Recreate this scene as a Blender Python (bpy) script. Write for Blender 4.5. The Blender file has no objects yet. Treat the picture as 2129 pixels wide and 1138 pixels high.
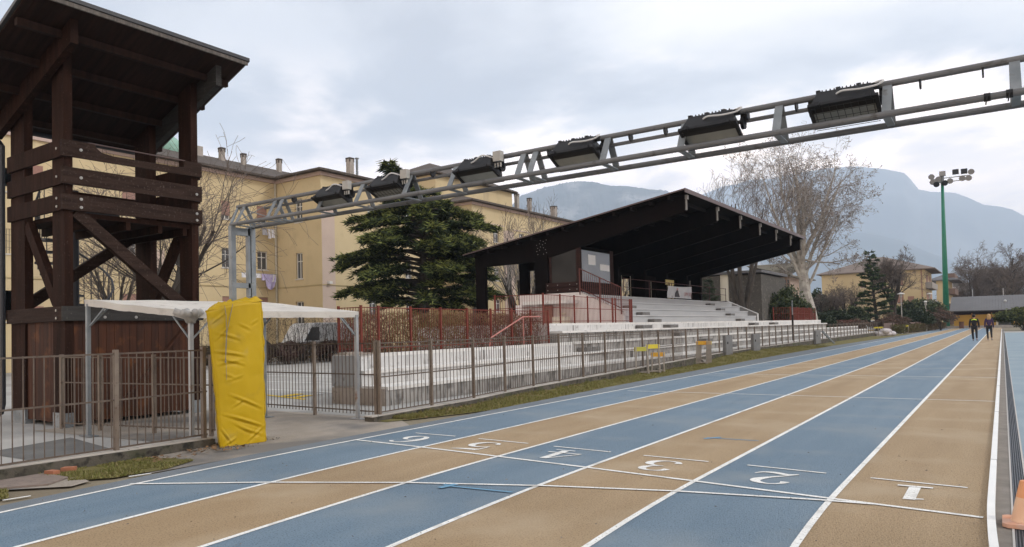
import bpy, bmesh, math, random
import numpy as np
from mathutils import Vector, Matrix, noise as mnoise
random.seed(7)
PI = math.pi
SC = bpy.context.scene
COL = SC.collection

# ------------------------------------------------------------------ camera
FPX, CYP, YAW, PITCH, ROLL, CAMH = 1501.59, 640.13, 0.595925, 0.0306564, -0.0251595, 1.45
def cam_axes():
    cy, sy, cp, sp = math.cos(YAW), math.sin(YAW), math.cos(PITCH), math.sin(PITCH)
    f = Vector((-sy*cp, cy*cp, sp)); r = Vector((cy, sy, 0)); u = r.cross(f)
    cr, sr = math.cos(ROLL), math.sin(ROLL)
    return cr*r+sr*u, -sr*r+cr*u, f
CR, CU, CF = cam_axes()
cd = bpy.data.cameras.new('camera'); cam = bpy.data.objects.new('camera', cd); COL.objects.link(cam)
cd.sensor_width = 36; cd.lens = 36*FPX/2129; cd.shift_y = (CYP-569)/2129
cd.clip_start = 0.05; cd.clip_end = 60000
m = Matrix.Identity(4)
for i in range(3):
    m[i][0] = CR[i]; m[i][1] = CU[i]; m[i][2] = -CF[i]
m[2][3] = CAMH
cam.matrix_world = m
SC.camera = cam
# surveying helpers: where the sight line of a photo pixel meets a real vertical plane or the ground
def ray(x, y): return CR*((x-1064.5)/FPX) - CU*((y-CYP)/FPX) + CF
def onX(x, y, X): d = ray(x, y); return Vector((0, 0, CAMH))+d*(X/d.x)
def onY(x, y, Y): d = ray(x, y); return Vector((0, 0, CAMH))+d*(Y/d.y)
def gnd(x, y, z=0): d = ray(x, y); return Vector((0, 0, CAMH))+d*((z-CAMH)/d.z)

# ------------------------------------------------------------------ materials
MATS = {}
def mat(name, col, rough=0.8, col2=None, scale=4.0, detail=6.0, amt=None, stretch=(1, 1, 1), bump=0.0, bscale=None, metal=0.0,
        spots=None, spot_scale=20., spot_pos=(0.62, 0.7), spots2=None, spot2_scale=2., spot2_pos=(0.55, 0.7), spot2_stretch=(1, 1, 1), spec=0.4, coord='Object'):
    if name in MATS: return MATS[name]
    M = bpy.data.materials.new(name); M.use_nodes = True
    nt = M.node_tree; N = nt.nodes; L = nt.links
    b = N['Principled BSDF']; b.inputs['Roughness'].default_value = rough; b.inputs['Metallic'].default_value = metal
    b.inputs['Specular IOR Level'].default_value = spec
    c4 = lambda c: (c[0], c[1], c[2], 1)
    b.inputs['Base Color'].default_value = c4(col)
    tc = N.new('ShaderNodeTexCoord')
    def noise(sc, st, det=6.0):
        mp = N.new('ShaderNodeMapping'); mp.inputs['Scale'].default_value = st
        L.new(tc.outputs[coord], mp.inputs['Vector'])
        n = N.new('ShaderNodeTexNoise'); n.inputs['Scale'].default_value = sc; n.inputs['Detail'].default_value = det
        L.new(mp.outputs[0], n.inputs['Vector']); return n
    cur = None
    if col2 is not None:
        n = noise(scale, stretch, detail)
        r = N.new('ShaderNodeValToRGB'); r.color_ramp.elements[0].position = 0.33; r.color_ramp.elements[1].position = 0.67
        r.color_ramp.elements[0].color = c4(col); r.color_ramp.elements[1].color = c4(col2)
        L.new(n.outputs['Fac'], r.inputs['Fac']); cur = r.outputs['Color']
    def over(cur, c, sc, pos, st=(1, 1, 1)):
        n = noise(sc, st, 8.0)
        r = N.new('ShaderNodeValToRGB'); r.color_ramp.elements[0].position = pos[0]; r.color_ramp.elements[1].position = pos[1]
        L.new(n.outputs['Fac'], r.inputs['Fac'])
        mx = N.new('ShaderNodeMix'); mx.data_type = 'RGBA'
        L.new(r.outputs['Color'], mx.inputs['Factor'])
        if cur: L.new(cur, mx.inputs['A'])
        else: mx.inputs['A'].default_value = c4(col)
        mx.inputs['B'].default_value = c4(c); return mx.outputs['Result']
    if spots is not None: cur = over(cur, spots, spot_scale, spot_pos)
    if spots2 is not None: cur = over(cur, spots2, spot2_scale, spot2_pos, spot2_stretch)
    if cur: L.new(cur, b.inputs['Base Color'])
    if bump:
        n = noise(bscale or scale*4, stretch); bp = N.new('ShaderNodeBump'); bp.inputs['Strength'].default_value = bump; bp.inputs['Distance'].default_value = 0.02
        L.new(n.outputs['Fac'], bp.inputs['Height']); L.new(bp.outputs['Normal'], b.inputs['Normal'])
    MATS[name] = M; return M

M_blue = mat('track rubber blue', (.138, .205, .270), .72, (.180, .248, .312), 1.0, stretch=(2.2, .22, 1), spots=(.07, .112, .158), spot_scale=75, spot_pos=(.53, .64), spots2=(.21, .255, .29), spot2_scale=.8, spot2_pos=(.5, .72), bump=.7, bscale=110, spec=.35)
M_tan = mat('track rubber tan', (.335, .236, .134), .74, (.41, .30, .18), .9, stretch=(2.2, .22, 1), spots=(.18, .122, .07), spot_scale=75, spot_pos=(.53, .64), spots2=(.42, .325, .215), spot2_scale=.8, spot2_pos=(.5, .72), bump=.7, bscale=110, spec=.3)
M_edge = mat('worn track edge', (.150, .175, .20), .9, (.195, .215, .235), 2.2, spots=(.09, .105, .12), spot_scale=120, spot_pos=(.55, .68), bump=.4, bscale=150, spec=.12)
M_line = mat('white line paint', (.68, .68, .655), .8, (.78, .78, .76), 3., spots=(.36, .34, .30), spot_scale=48, spot_pos=(.56, .66), spots2=(.52, .51, .48), spot2_scale=4, spot2_pos=(.55, .7))
M_bluepaint = mat('bright blue paint', (.13, .30, .45), .8, (.15, .28, .40), 6)
M_infield = mat('infield rubber', (.205, .27, .315), .85, (.25, .31, .35), .8, spots=(.13, .18, .22), spot_scale=120, bump=.3, bscale=100)
M_greyrub = mat('grey rubber strip', (.16, .14, .12), .9, (.22, .195, .17), 6, spots=(.08, .07, .06), spot_scale=90)
M_earth = mat('earth', (.16, .13, .09), .95, (.22, .19, .13), .5)
M_asph = mat('pale court asphalt', (.33, .325, .31), .9, (.40, .39, .375), .7, spots=(.20, .195, .19), spot_scale=50, spots2=(.24, .235, .22), spot2_scale=.35, bump=.3, bscale=80)
M_dkasph = mat('dark asphalt patch', (.10, .10, .10), .9, (.14, .14, .135), 2., spots=(.055, .055, .055), spot_scale=80, bump=.4, bscale=90)
M_apron = mat('stained concrete apron', (.27, .235, .195), .9, (.35, .31, .265), 1.2, spots=(.15, .13, .11), spot_scale=45, spot_pos=(.57, .7), spots2=(.155, .145, .135), spot2_scale=.55, spot2_pos=(.48, .62), bump=.4, bscale=60)
M_grass = mat('winter grass soil', (.115, .10, .028), .95, (.15, .13, .038), 2.5, spots=(.07, .075, .018), spot_scale=30, spots2=(.20, .165, .07), spot2_scale=3., bump=.8, bscale=90)
M_blade = mat('grass blades', (.115, .125, .024), .8, (.17, .155, .045), 3.)
M_blade2 = mat('dry grass blades', (.24, .20, .09), .8, (.16, .15, .05), 3.)
M_kerbwall = mat('mossy concrete kerb', (.060, .054, .042), .95, (.105, .093, .076), 3., spots=(.02, .018, .014), spot_scale=9, spot_pos=(.5, .66), spots2=(.045, .055, .018), spot2_scale=1.6, bump=.6, bscale=40)
M_kerbtop = mat('pale kerb coping', (.45, .42, .38), .9, (.33, .30, .27), 2.5, spots=(.15, .14, .12), spot_scale=12)
M_wood = mat('dark stained timber', (.0125, .0052, .0032), .85, (.028, .0115, .0072), 3.2, stretch=(3, 3, .35), spots=(.06, .038, .030), spot_scale=26, spot_pos=(.62, .76), bump=.3, bscale=24, spec=.12)
M_woodh = mat('weathered timber board', (.018, .010, .0075), .88, (.036, .0215, .0165), 3.0, stretch=(.5, .5, 6), spots=(.085, .064, .052), spot_scale=30, spot_pos=(.60, .74), bump=.35, bscale=20, spec=.15)
M_woodg = mat('grey timber beam', (.022, .020, .0195), .85, (.038, .036, .034), 3.0, stretch=(.5, .5, 6), spots=(.085, .078, .07), spot_scale=26, spot_pos=(.62, .75), bump=.35, bscale=20, spec=.25)
M_clad = mat('reddish timber cladding', (.028, .0105, .006), .75, (.062, .021, .009), 2.2, stretch=(5, 5, .25), spots=(.15, .055, .016), spot_scale=2.6, spot_pos=(.56, .8), bump=.35, bscale=18, spec=.25)
M_soffit = mat('brown soffit boards', (.012, .0055, .004), .85, (.024, .011, .0075), 2.5, stretch=(.4, 5, 1), spec=.2)
M_roofdk = mat('dark metal roof edge', (.030, .030, .033), .5, (.045, .045, .048), 3.)
M_roofed = mat('brown metal roof edge', (.085, .055, .052), .5, (.11, .075, .07), 3.)
M_standwood = mat('near black stained timber', (.0028, .0018, .0016), .9, (.006, .0035, .003), 2., stretch=(1, 1, .4), spec=.08)
M_standskirt = mat('brown boarded skirt', (.016, .0065, .0055), .8, (.03, .012, .009), 3., stretch=(.4, .4, 6), spec=.2)
M_bolt = mat('galvanised bolt', (.35, .34, .32), .5, metal=.6)
M_galv = mat('galvanised steel', (.165, .185, .20), .55, (.24, .26, .275), 7, metal=.35, spots=(.11, .105, .095), spot_scale=14, spot_pos=(.6, .75), spec=.3)
M_galvd = mat('galvanised tube', (.105, .108, .113), .55, (.165, .168, .172), 6, metal=.3, spots=(.06, .055, .048), spot_scale=10, spot_pos=(.6, .75), stretch=(.3, 1, 1), spec=.3)
M_black = mat('black housing', (.008, .008, .010), .55, (.014, .014, .016), 8, spec=.3)
M_cable = mat('pale cable', (.52, .52, .52), .5)
M_jbox = mat('beige plastic box', (.40, .39, .355), .6, (.33, .32, .30), 9, spec=.2)
M_lampglass = mat('lamp glass', (.25, .255, .23), .2, (.17, .175, .16), 3., spec=.5)
M_fence = mat('brown painted steel fence', (.085, .064, .05), .65, (.12, .095, .076), 8, spots=(.06, .036, .024), spot_scale=25, spot_pos=(.6, .75), spec=.25)
M_fpost = mat('brown painted fence post', (.135, .105, .083), .65, (.18, .148, .12), 5, spots=(.08, .045, .03), spot_scale=18, spot_pos=(.62, .75), spec=.25)
M_red = mat('red oxide steel', (.175, .038, .025), .65, (.125, .028, .02), 7, spots=(.07, .023, .017), spot_scale=15, spot_pos=(.57, .72), spec=.25)
M_redp = mat('faded red rail', (.42, .19, .16), .6, (.32, .10, .08), 7)
M_white = mat('white painted concrete', (.56, .555, .545), .85, (.47, .465, .455), 1.2, spots=(.25, .24, .23), spot_scale=5, spot_pos=(.60, .76), spots2=(.10, .095, .09), spot2_scale=8., spot2_pos=(.57, .74), spot2_stretch=(1, 1, .10), bump=.2, bscale=30)
M_whited = mat('weathered shaded concrete', (.34, .33, .315), .9, (.25, .24, .225), 1.6, spots=(.13, .125, .12), spot_scale=3.5, spot_pos=(.52, .68), spots2=(.06, .058, .055), spot2_scale=9., spot2_pos=(.53, .68), spot2_stretch=(1, 1, .14), bump=.3, bscale=30)  # weathering and stains, with riser shade also put into the base tone
M_tread = mat('sky lit concrete tread', (.56, .545, .52), .9, (.64, .625, .60), 1.5, spots=(.30, .285, .27), spot_scale=7, spot_pos=(.58, .74))  # base tone raised to paint sky light on the upper faces
M_seatgrey = mat('grey painted terrace', (.33, .335, .345), .85, (.375, .38, .385), .5, spots=(.24, .24, .24), spot_scale=7, spot_pos=(.64, .8))
M_stepgrey = mat('rough step block', (.17, .165, .16), .9, (.11, .105, .10), 8)
M_greypanel = mat('grey painted end panel', (.235, .24, .245), .85, (.28, .285, .285), 1.5, spots=(.15, .15, .15), spot_scale=6)
M_beige = mat('bare plinth', (.25, .215, .18), .9, (.30, .26, .225), 3., spots=(.14, .12, .10), spot_scale=10)
M_pinkwall = mat('pinkish white render', (.56, .50, .48), .85, (.62, .57, .55), 1.2)
M_pad = mat('yellow tarpaulin', (.42, .272, .004), .5, (.46, .305, .006), 2., spots=(.34, .225, .015), spot_scale=4, spot_pos=(.58, .8), spots2=(.36, .285, .12), spot2_scale=2.0, spot2_pos=(.60, .82), spec=.25)
M_rope = mat('grey rope', (.24, .22, .19), .9)
M_canvas = mat('cream canvas', (.56, .535, .495), .9, (.48, .455, .42), 2., spots=(.34, .31, .28), spot_scale=6, spot_pos=(.58, .76))
M_canvasg = mat('grey folded canvas', (.28, .275, .265), .85, (.38, .37, .35), 5.)
M_yel = mat('ochre yellow render', (.56, .455, .275), .9, (.51, .41, .245), .5, spots=(.46, .37, .225), spot_scale=1.2, spot_pos=(.55, .8), spots2=(.40, .33, .22), spot2_scale=1.1, spot2_pos=(.58, .8), spot2_stretch=(1, 1, .1), bump=.1, bscale=20)
M_yel2 = mat('warm yellow render', (.50, .40, .24), .9, (.45, .36, .215), .4)
M_yel3 = mat('club house yellow', (.50, .30, .06), .8, (.44, .26, .055), .5)
M_pink = mat('pink render band', (.47, .36, .315), .9, (.43, .33, .29), .8)
M_pinkv = mat('faded pink render stripe', (.51, .405, .335), .9, (.475, .375, .315), 1.5)
M_brickred = mat('red brick panel', (.25, .13, .10), .9, (.30, .17, .14), 9, stretch=(1, 1, 4))
M_tile = mat('brown roof tiles', (.062, .050, .044), .9, (.10, .082, .07), 3.2, stretch=(1, 3, 1), spots=(.035, .03, .027), spot_scale=9, bump=.5, bscale=12)
M_chim = mat('chimney render', (.36, .325, .29), .9, (.29, .26, .23), 3)
M_chimcap = mat('chimney cap', (.06, .05, .045), .9)
M_copper = mat('green copper', (.20, .36, .29), .6, (.26, .42, .35), 4)
M_pane = mat('window glass', (.055, .06, .065), .08, (.09, .095, .10), 1., spec=.8)
M_wframe = mat('white window frame', (.62, .61, .58), .6)
M_shut = mat('brown roller shutter', (.26, .145, .11), .7, (.30, .175, .14), 2, stretch=(1, 1, 20))
M_sill = mat('stone sill', (.55, .53, .5), .8)
M_pipe = mat('beige drainpipe', (.46, .42, .33), .6)
M_blackpipe = mat('black downpipe', (.025, .027, .034), .5)
M_lilac = mat('lilac cloth', (.42, .36, .62), .9, (.55, .50, .72), 5)
M_wcloth = mat('white cloth', (.68, .68, .72), .9)
M_bark = mat('dark bark', (.036, .030, .025), .95, (.065, .055, .046), 7, stretch=(1, 1, .4))
M_barkp = mat('plane bark', (.44, .41, .365), .95, (.27, .25, .22), 3., spots=(.16, .14, .115), spot_scale=5)
M_twig = mat('brown twigs', (.105, .085, .074), .95, (.15, .125, .11), 3.)
M_twigg = mat('grey twigs', (.33, .30, .28), .95, (.22, .20, .18), 3.)
M_seed = mat('dry seed balls', (.13, .10, .08), .95)
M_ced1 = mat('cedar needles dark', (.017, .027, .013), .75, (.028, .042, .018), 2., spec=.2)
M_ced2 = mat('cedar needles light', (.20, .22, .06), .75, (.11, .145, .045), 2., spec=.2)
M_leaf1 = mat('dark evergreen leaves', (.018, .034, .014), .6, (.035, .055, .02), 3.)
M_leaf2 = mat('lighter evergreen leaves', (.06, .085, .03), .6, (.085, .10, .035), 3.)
M_hedge1 = mat('hedge twigs red brown', (.15, .075, .055), .95, (.11, .06, .045), 3.)
M_hedge2 = mat('hedge twigs olive', (.17, .125, .045), .95, (.13, .105, .04), 3.)
M_dead = mat('dead leaves', (.20, .115, .055), .9, (.14, .085, .045), 6)
M_mast = mat('green mast paint', (.008, .135, .075), .5, (.010, .155, .09), 2)
M_clubroof = mat('grey ribbed roof', (.115, .114, .12), .6, (.095, .094, .10), .6)
M_dark = mat('dark recess', (.02, .018, .017), .9)
M_greybox = mat('grey metal cabinet', (.15, .15, .15), .6, (.12, .12, .118), 4)
M_ylw = mat('yellow board', (.62, .52, .05), .6)
M_org = mat('orange board', (.60, .25, .03), .6, (.62, .40, .04), 6)
M_cone = mat('faded orange cone', (.62, .24, .09), .6, (.66, .36, .20), 4)
M_coneb = mat('dusty cone base', (.55, .36, .28), .7, (.60, .25, .12), 8)
M_rail = mat('white rail', (.78, .78, .76), .4, (.72, .72, .70), 3)
M_grate = mat('drain grating', (.075, .085, .10), .5, metal=.4)
M_ledge = mat('pale drain edge', (.42, .40, .38), .8)
M_brick = mat('terracotta', (.38, .15, .08), .9, (.30, .13, .08), 9)
M_manh = mat('concrete cover', (.17, .135, .115), .9, (.22, .175, .15), 9, spots=(.10, .08, .07), spot_scale=30)
M_gbrick = mat('grey brick facing', (.085, .078, .068), .9, (.05, .045, .04), 7, stretch=(1, 1, 4), spots=(.15, .135, .115), spot_scale=5, spot_pos=(.56, .68))
M_stone = mat('pinkish stone wall', (.36, .27, .215), .9, (.25, .19, .15), 6, spots=(.14, .10, .08), spot_scale=8)
M_cream = mat('cream panel', (.60, .56, .46), .8)
M_car_w = mat('white car paint', (.60, .61, .62), .3)
M_car_d = mat('dark car paint', (.025, .025, .03), .25)
M_tyre = mat('tyre', (.02, .02, .02), .9)
M_rlight = mat('red lamp', (.35, .02, .02), .3)
M_concrete = mat('concrete', (.36, .34, .31), .9, (.29, .27, .25), 2)
M_skin = mat('skin', (.42, .25, .18), .6)
M_jack = mat('black sports jacket', (.012, .012, .016), .8)
M_neon = mat('neon yellow', (.55, .70, .05), .7)
M_navy = mat('dark trousers', (.012, .012, .015), .8)
M_purple = mat('purple jacket', (.035, .02, .055), .8, (.055, .03, .085), 20)
M_hairb = mat('blonde hair', (.42, .26, .11), .7)
M_hairk = mat('dark hair', (.02, .015, .012), .7)
M_shoe = mat('grey trainers', (.25, .25, .27), .7)
M_banner = mat('white banner', (.52, .52, .53), .7, (.46, .46, .48), 3)
M_bprint = mat('dark print', (.05, .045, .05), .7)
M_bpink = mat('pink print', (.42, .22, .22), .7)
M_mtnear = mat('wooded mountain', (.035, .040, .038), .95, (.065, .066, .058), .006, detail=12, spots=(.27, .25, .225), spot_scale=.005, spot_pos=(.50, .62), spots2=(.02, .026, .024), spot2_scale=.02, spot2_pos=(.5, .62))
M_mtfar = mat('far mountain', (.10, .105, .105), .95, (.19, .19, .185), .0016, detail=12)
M_rimgrey = mat('silver trim', (.4, .4, .4), .4, metal=.5)
M_plaque = mat('dark glass', (.006, .007, .008), .12, (.018, .018, .018), 1, spec=.12)
M_film = mat('reflective pane', (.16, .165, .175), .10, (.13, .135, .145), 1., metal=.25, spec=.6)
M_paper = mat('white paper', (.72, .72, .72), .8)

# ------------------------------------------------------------------ mesh helpers
class MB:
    def __init__(s): s.v = []; s.f = []; s.mi = []; s.cur = 0
    def add(s, vs, fs):
        n = len(s.v); s.v += [tuple(p) for p in vs]
        for f in fs: s.f.append(tuple(i+n for i in f)); s.mi.append(s.cur)
        return s
    def m(s, i): s.cur = i; return s
    def box(s, x0, x1, y0, y1, z0, z1):
        if x0 > x1: x0, x1 = x1, x0
        if y0 > y1: y0, y1 = y1, y0
        if z0 > z1: z0, z1 = z1, z0
        return s.add([(x0, y0, z0), (x1, y0, z0), (x1, y1, z0), (x0, y1, z0), (x0, y0, z1), (x1, y0, z1), (x1, y1, z1), (x0, y1, z1)],
                     [(0, 3, 2, 1), (4, 5, 6, 7), (0, 1, 5, 4), (1, 2, 6, 5), (2, 3, 7, 6), (3, 0, 4, 7)])
    def bar(s, p, q, w, h, up=(0, 0, 1)):
        p, q = Vector(p), Vector(q); d = (q-p).normalized(); up = Vector(up)
        if abs(d.dot(up)) > .98: up = Vector((1, 0, 0)) if abs(d.x) < .9 else Vector((0, 1, 0))
        r = d.cross(up).normalized(); u = r.cross(d).normalized()
        a = r*(w/2); b = u*(h/2)
        return s.add([p-a-b, p+a-b, p+a+b, p-a+b, q-a-b, q+a-b, q+a+b, q-a+b],
                     [(0, 3, 2, 1), (4, 5, 6, 7), (0, 1, 5, 4), (1, 2, 6, 5), (2, 3, 7, 6), (3, 0, 4, 7)][::1])
    def tube(s, pts, r, n=8, cap=True):
        pts = [Vector(p) for p in pts]; k = len(pts)
        rs = r if isinstance(r, (list, tuple)) else [r]*k
        vs = []; ref = None
        for i, p in enumerate(pts):
            d = (pts[min(i+1, k-1)]-pts[max(i-1, 0)])
            d = d.normalized() if d.length > 1e-9 else Vector((0, 0, 1))
            if ref is None: ref = Vector((0, 0, 1)) if abs(d.z) < .9 else Vector((1, 0, 0))
            a = d.cross(ref)
            if a.length < 1e-4: a = d.orthogonal()
            a.normalize(); b = a.cross(d); ref = b if abs(b.dot(d)) < .5 else ref
            for j in range(n):
                t = 2*PI*j/n; vs.append(p+a*(math.cos(t)*rs[i])+b*(math.sin(t)*rs[i]))
        fs = []
        for i in range(k-1):
            for j in range(n):
                j2 = (j+1) % n; fs.append((i*n+j, i*n+j2, (i+1)*n+j2, (i+1)*n+j))
        if cap: fs.append(tuple(range(n))[::-1]); fs.append(tuple((k-1)*n+j for j in range(n)))
        return s.add(vs, fs)
    def quad(s, a, b, c, d): return s.add([a, b, c, d], [(0, 1, 2, 3)])
    def prism(s, poly, ext):
        ext = Vector(ext); n = len(poly); a = [Vector(p) for p in poly]; b = [p+ext for p in a]
        return s.add(a+b, [tuple(range(n))[::-1], tuple(range(n, 2*n))]+[(i, (i+1) % n, n+(i+1) % n, n+i) for i in range(n)])
    def ball(s, c, r, n=8, k=6, sx=1, sy=1, sz=1):
        vs = []; fs = []
        for i in range(k+1):
            t = PI*i/k
            for j in range(n):
                a = 2*PI*j/n; vs.append((c[0]+sx*r*math.sin(t)*math.cos(a), c[1]+sy*r*math.sin(t)*math.sin(a), c[2]+sz*r*math.cos(t)))
        for i in range(k):
            for j in range(n): fs.append((i*n+j, (i+1)*n+j, (i+1)*n+(j+1) % n, i*n+(j+1) % n))
        return s.add(vs, fs)
    def build(s, name, mats, parent=None, loc=None, smooth=False):
        me = bpy.data.meshes.new(name)
        off = Vector((0, 0, 0))
        if parent is not None: off = world_loc(parent)
        elif loc is not None: off = Vector(loc)
        elif s.v:
            a = np.array(s.v); off = Vector((float((a[:, 0].min()+a[:, 0].max())/2), float((a[:, 1].min()+a[:, 1].max())/2), float(a[:, 2].min())))
        a = np.array(s.v, dtype=float)-np.array(off)[None, :] if s.v else np.zeros((0, 3))
        me.from_pydata(a.tolist(), [], s.f)
        if not isinstance(mats, (list, tuple)): mats = [mats]
        for mm in mats: me.materials.append(mm)
        me.polygons.foreach_set('material_index', s.mi)
        if smooth: me.polygons.foreach_set('use_smooth', [True]*len(s.f))
        me.update()
        if len(s.f) < 60000 and not getattr(s, 'raw', False):
            bm = bmesh.new(); bm.from_mesh(me); bmesh.ops.recalc_face_normals(bm, faces=bm.faces); bm.to_mesh(me); bm.free()
        o = bpy.data.objects.new(name, me); COL.objects.link(o)
        if parent is not None: o.parent = parent
        else: o.location = off
        return o
def world_loc(o):
    l = Vector((0, 0, 0))
    while o is not None: l = l+o.location; o = o.parent
    return l
def tag(o, label, cat, group=None, kind=None):
    if label: o['label'] = label
    if cat: o['category'] = cat
    if group: o['group'] = group
    if kind: o['kind'] = kind
    return o
def thing(name, label, cat, loc=(0, 0, 0), group=None):
    o = bpy.data.objects.new(name, None); COL.objects.link(o); o.location = loc; o.empty_display_size = .2
    return tag(o, label, cat, group)
def dup(root, loc, rotz=None, label=None, group=None):
    r = root.copy(); COL.objects.link(r); r.location = loc
    if rotz is not None: r.rotation_euler = (0, 0, rotz)
    if label: r['label'] = label
    if group: r['group'] = group
    for ch in list(root.children):
        c = ch.copy(); COL.objects.link(c); c.parent = r
        for g in list(ch.children):
            d = g.copy(); COL.objects.link(d); d.parent = c
    return r
def struct(o): o['kind'] = 'structure'; return o
def lerp(a, b, t): return a+(b-a)*t
def interp(x, pts):
    for (x0, y0), (x1, y1) in zip(pts, pts[1:]):
        if x <= x1: return lerp(y0, y1, max(0, (x-x0)/(x1-x0)))
    return pts[-1][1]
HAZE_COL = (.67, .815, 1.0, 1); HAZE_D = .00021; SKY_OFF = (1.25, 8.08, 0); CLOUD = 9.8; SUN_E = 1.6; EXPO = 0.52; LOWB = (2.9, 2.4, 2.0, 1)
# ------------------------------------------------------------------ ground, track and markings
def bend(Y): return (6.8-Y)**2/72. if Y < 6.8 else 0.
YS = [-6+.5*i for i in range(27)]+[8+2*i for i in range(60)]
def strip(name, xl, xr, z, material, ys=None, kind='structure', label=None):
    ys = ys or YS; mb = MB()
    for a, b in zip(ys, ys[1:]):
        f = lambda X, y: (X(y) if callable(X) else X)+bend(y)
        mb.quad((f(xl, a), a, z), (f(xr, a), a, z), (f(xr, b), b, z), (f(xl, b), b, z))
    o = mb.build(name, material); o['kind'] = kind; return o
mb = MB(); mb.quad((-12500, -600, -.016), (6000, -600, -.016), (6000, 15000, -.016), (-12500, 15000, -.016)); struct(mb.build('ground', M_earth))
LX = [-.15, -1.22, -2.43, -3.635, -4.855, -6.12, -7.37]
for i in range(6): strip('running_lane', LX[i+1], LX[i], 0, M_tan if i % 2 == 0 else M_blue)
EDGE = [(-6, -7.62), (2.8, -7.67), (6, -7.72), (10.3, -7.74), (16, -8.0), (23, -8.2), (33, -8.45), (46, -8.55), (60, -8.3), (86, -7.75), (130, -7.7)]
strip('track_edge', lambda y: interp(y, EDGE), LX[6], 0, M_edge)
strip('rubber_strip', -.15, .0, .0, M_greyrub)
mb = MB(); mb.quad((.12, -6, 0), (40, -6, 0), (40, 84, 0), (.12, 84, 0)); struct(mb.build('infield_surface', M_infield))
mb = MB(); mb.quad((.0, 84, .0), (40, 84, 0), (40, 92, 0), (.0, 92, 0)); struct(mb.build('infield_border', M_concrete))
mb = MB(); mb.quad((-60, 126, -.004), (40, 126, -.004), (40, 170, -.004), (-60, 170, -.004)); struct(mb.build('club_forecourt', M_concrete))
mb = MB(); mb.quad((-90, -20, -.010), (-8.8, -20, -.010), (-8.8, 200, -.010), (-90, 200, -.010)); struct(mb.build('parking_court', M_asph))
mb = MB(); mb.add([(-13.2, 5.4, -.004), (-9., 5.72, -.004), (-8.75, 4.75, -.004), (-7.7, 4.3, -.004), (-7.70, 8.45, -.004), (-8.5, 9.05, -.004), (-13.2, 9.05, -.004)], [tuple(range(7))])
struct(mb.build('concrete_apron', M_apron))
mb = MB(); mb.add([(-11.25, 4.0, -.005), (-9.75, 4.05, -.005), (-9.6, 4.95, -.005), (-11.7, 5.3, -.005)], [(0, 1, 2, 3)]); struct(mb.build('asphalt_patch', M_dkasph))
# grass verge on the right (gently banked) and the patch on the left
WALLX = [(8.4, -8.58), (11.2, -8.62), (12.7, -8.82), (14.2, -8.97), (16.4, -9.12), (23, -9.28), (25.4, -9.36), (30.6, -9.52), (35.3, -9.57), (40, -9.65), (48, -9.72), (60, -9.78), (84, -9.85), (130, -9.9)]
BANK = [(8, 0), (25.5, 0), (30, .2), (35, .22), (40, .15), (48, .05), (130, .05)]
def verge():
    mb = MB(); ys = [8.6+.7*i for i in range(110)]
    for a, b in zip(ys, ys[1:]):
        def P(y, t):
            xe = interp(y, EDGE); xw = interp(y, WALLX)-.05
            if y < 10.5: xe = lerp(-8.35, xe, (y-8.6)/1.9)
            return (lerp(xe, xw, t), y, .003+interp(y, BANK)*t+.012*mnoise.noise((y*2, t*3, 0))*(t*(1-t)*4))
        for k in range(6): mb.quad(P(a, k/6), P(a, (k+1)/6), P(b, (k+1)/6), P(b, k/6))
    return mb
o = verge().build('grass_verge', M_grass); o['kind'] = 'structure'
mb = MB(); PATCH = [(-8.72, 3.6), (-8.72, 4.72), (-8.35, 4.95), (-7.95, 4.95), (-7.74, 4.5), (-7.78, 3.95), (-8.05, 3.62)]
mb.add([(x, y, .004) for x, y in PATCH], [tuple(range(7))[::-1]])
PATCH2 = [(-8.72, 1.5), (-8.72, 3.0), (-8.2, 3.12), (-7.72, 2.95), (-7.66, 1.5)]
mb.add([(x, y, .004) for x, y in PATCH2], [tuple(range(5))[::-1]])
struct(mb.build('grass_soil_patch', M_grass))
mb = MB(); mb.add([(-8.72, 3.0, .006), (-8.72, 3.75, .006), (-8.15, 3.78, .006), (-7.82, 3.72, .006), (-7.72, 3.5, .006), (-8.2, 3.05, .006)], [tuple(range(6))[::-1]])
struct(mb.build('dirt_patch', M_apron))
def inpoly(x, y, P):
    c = False; j = len(P)-1
    for i in range(len(P)):
        if (P[i][1] > y) != (P[j][1] > y) and x < (P[j][0]-P[i][0])*(y-P[i][1])/(P[j][1]-P[i][1])+P[i][0]: c = not c
        j = i
    return c
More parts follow.
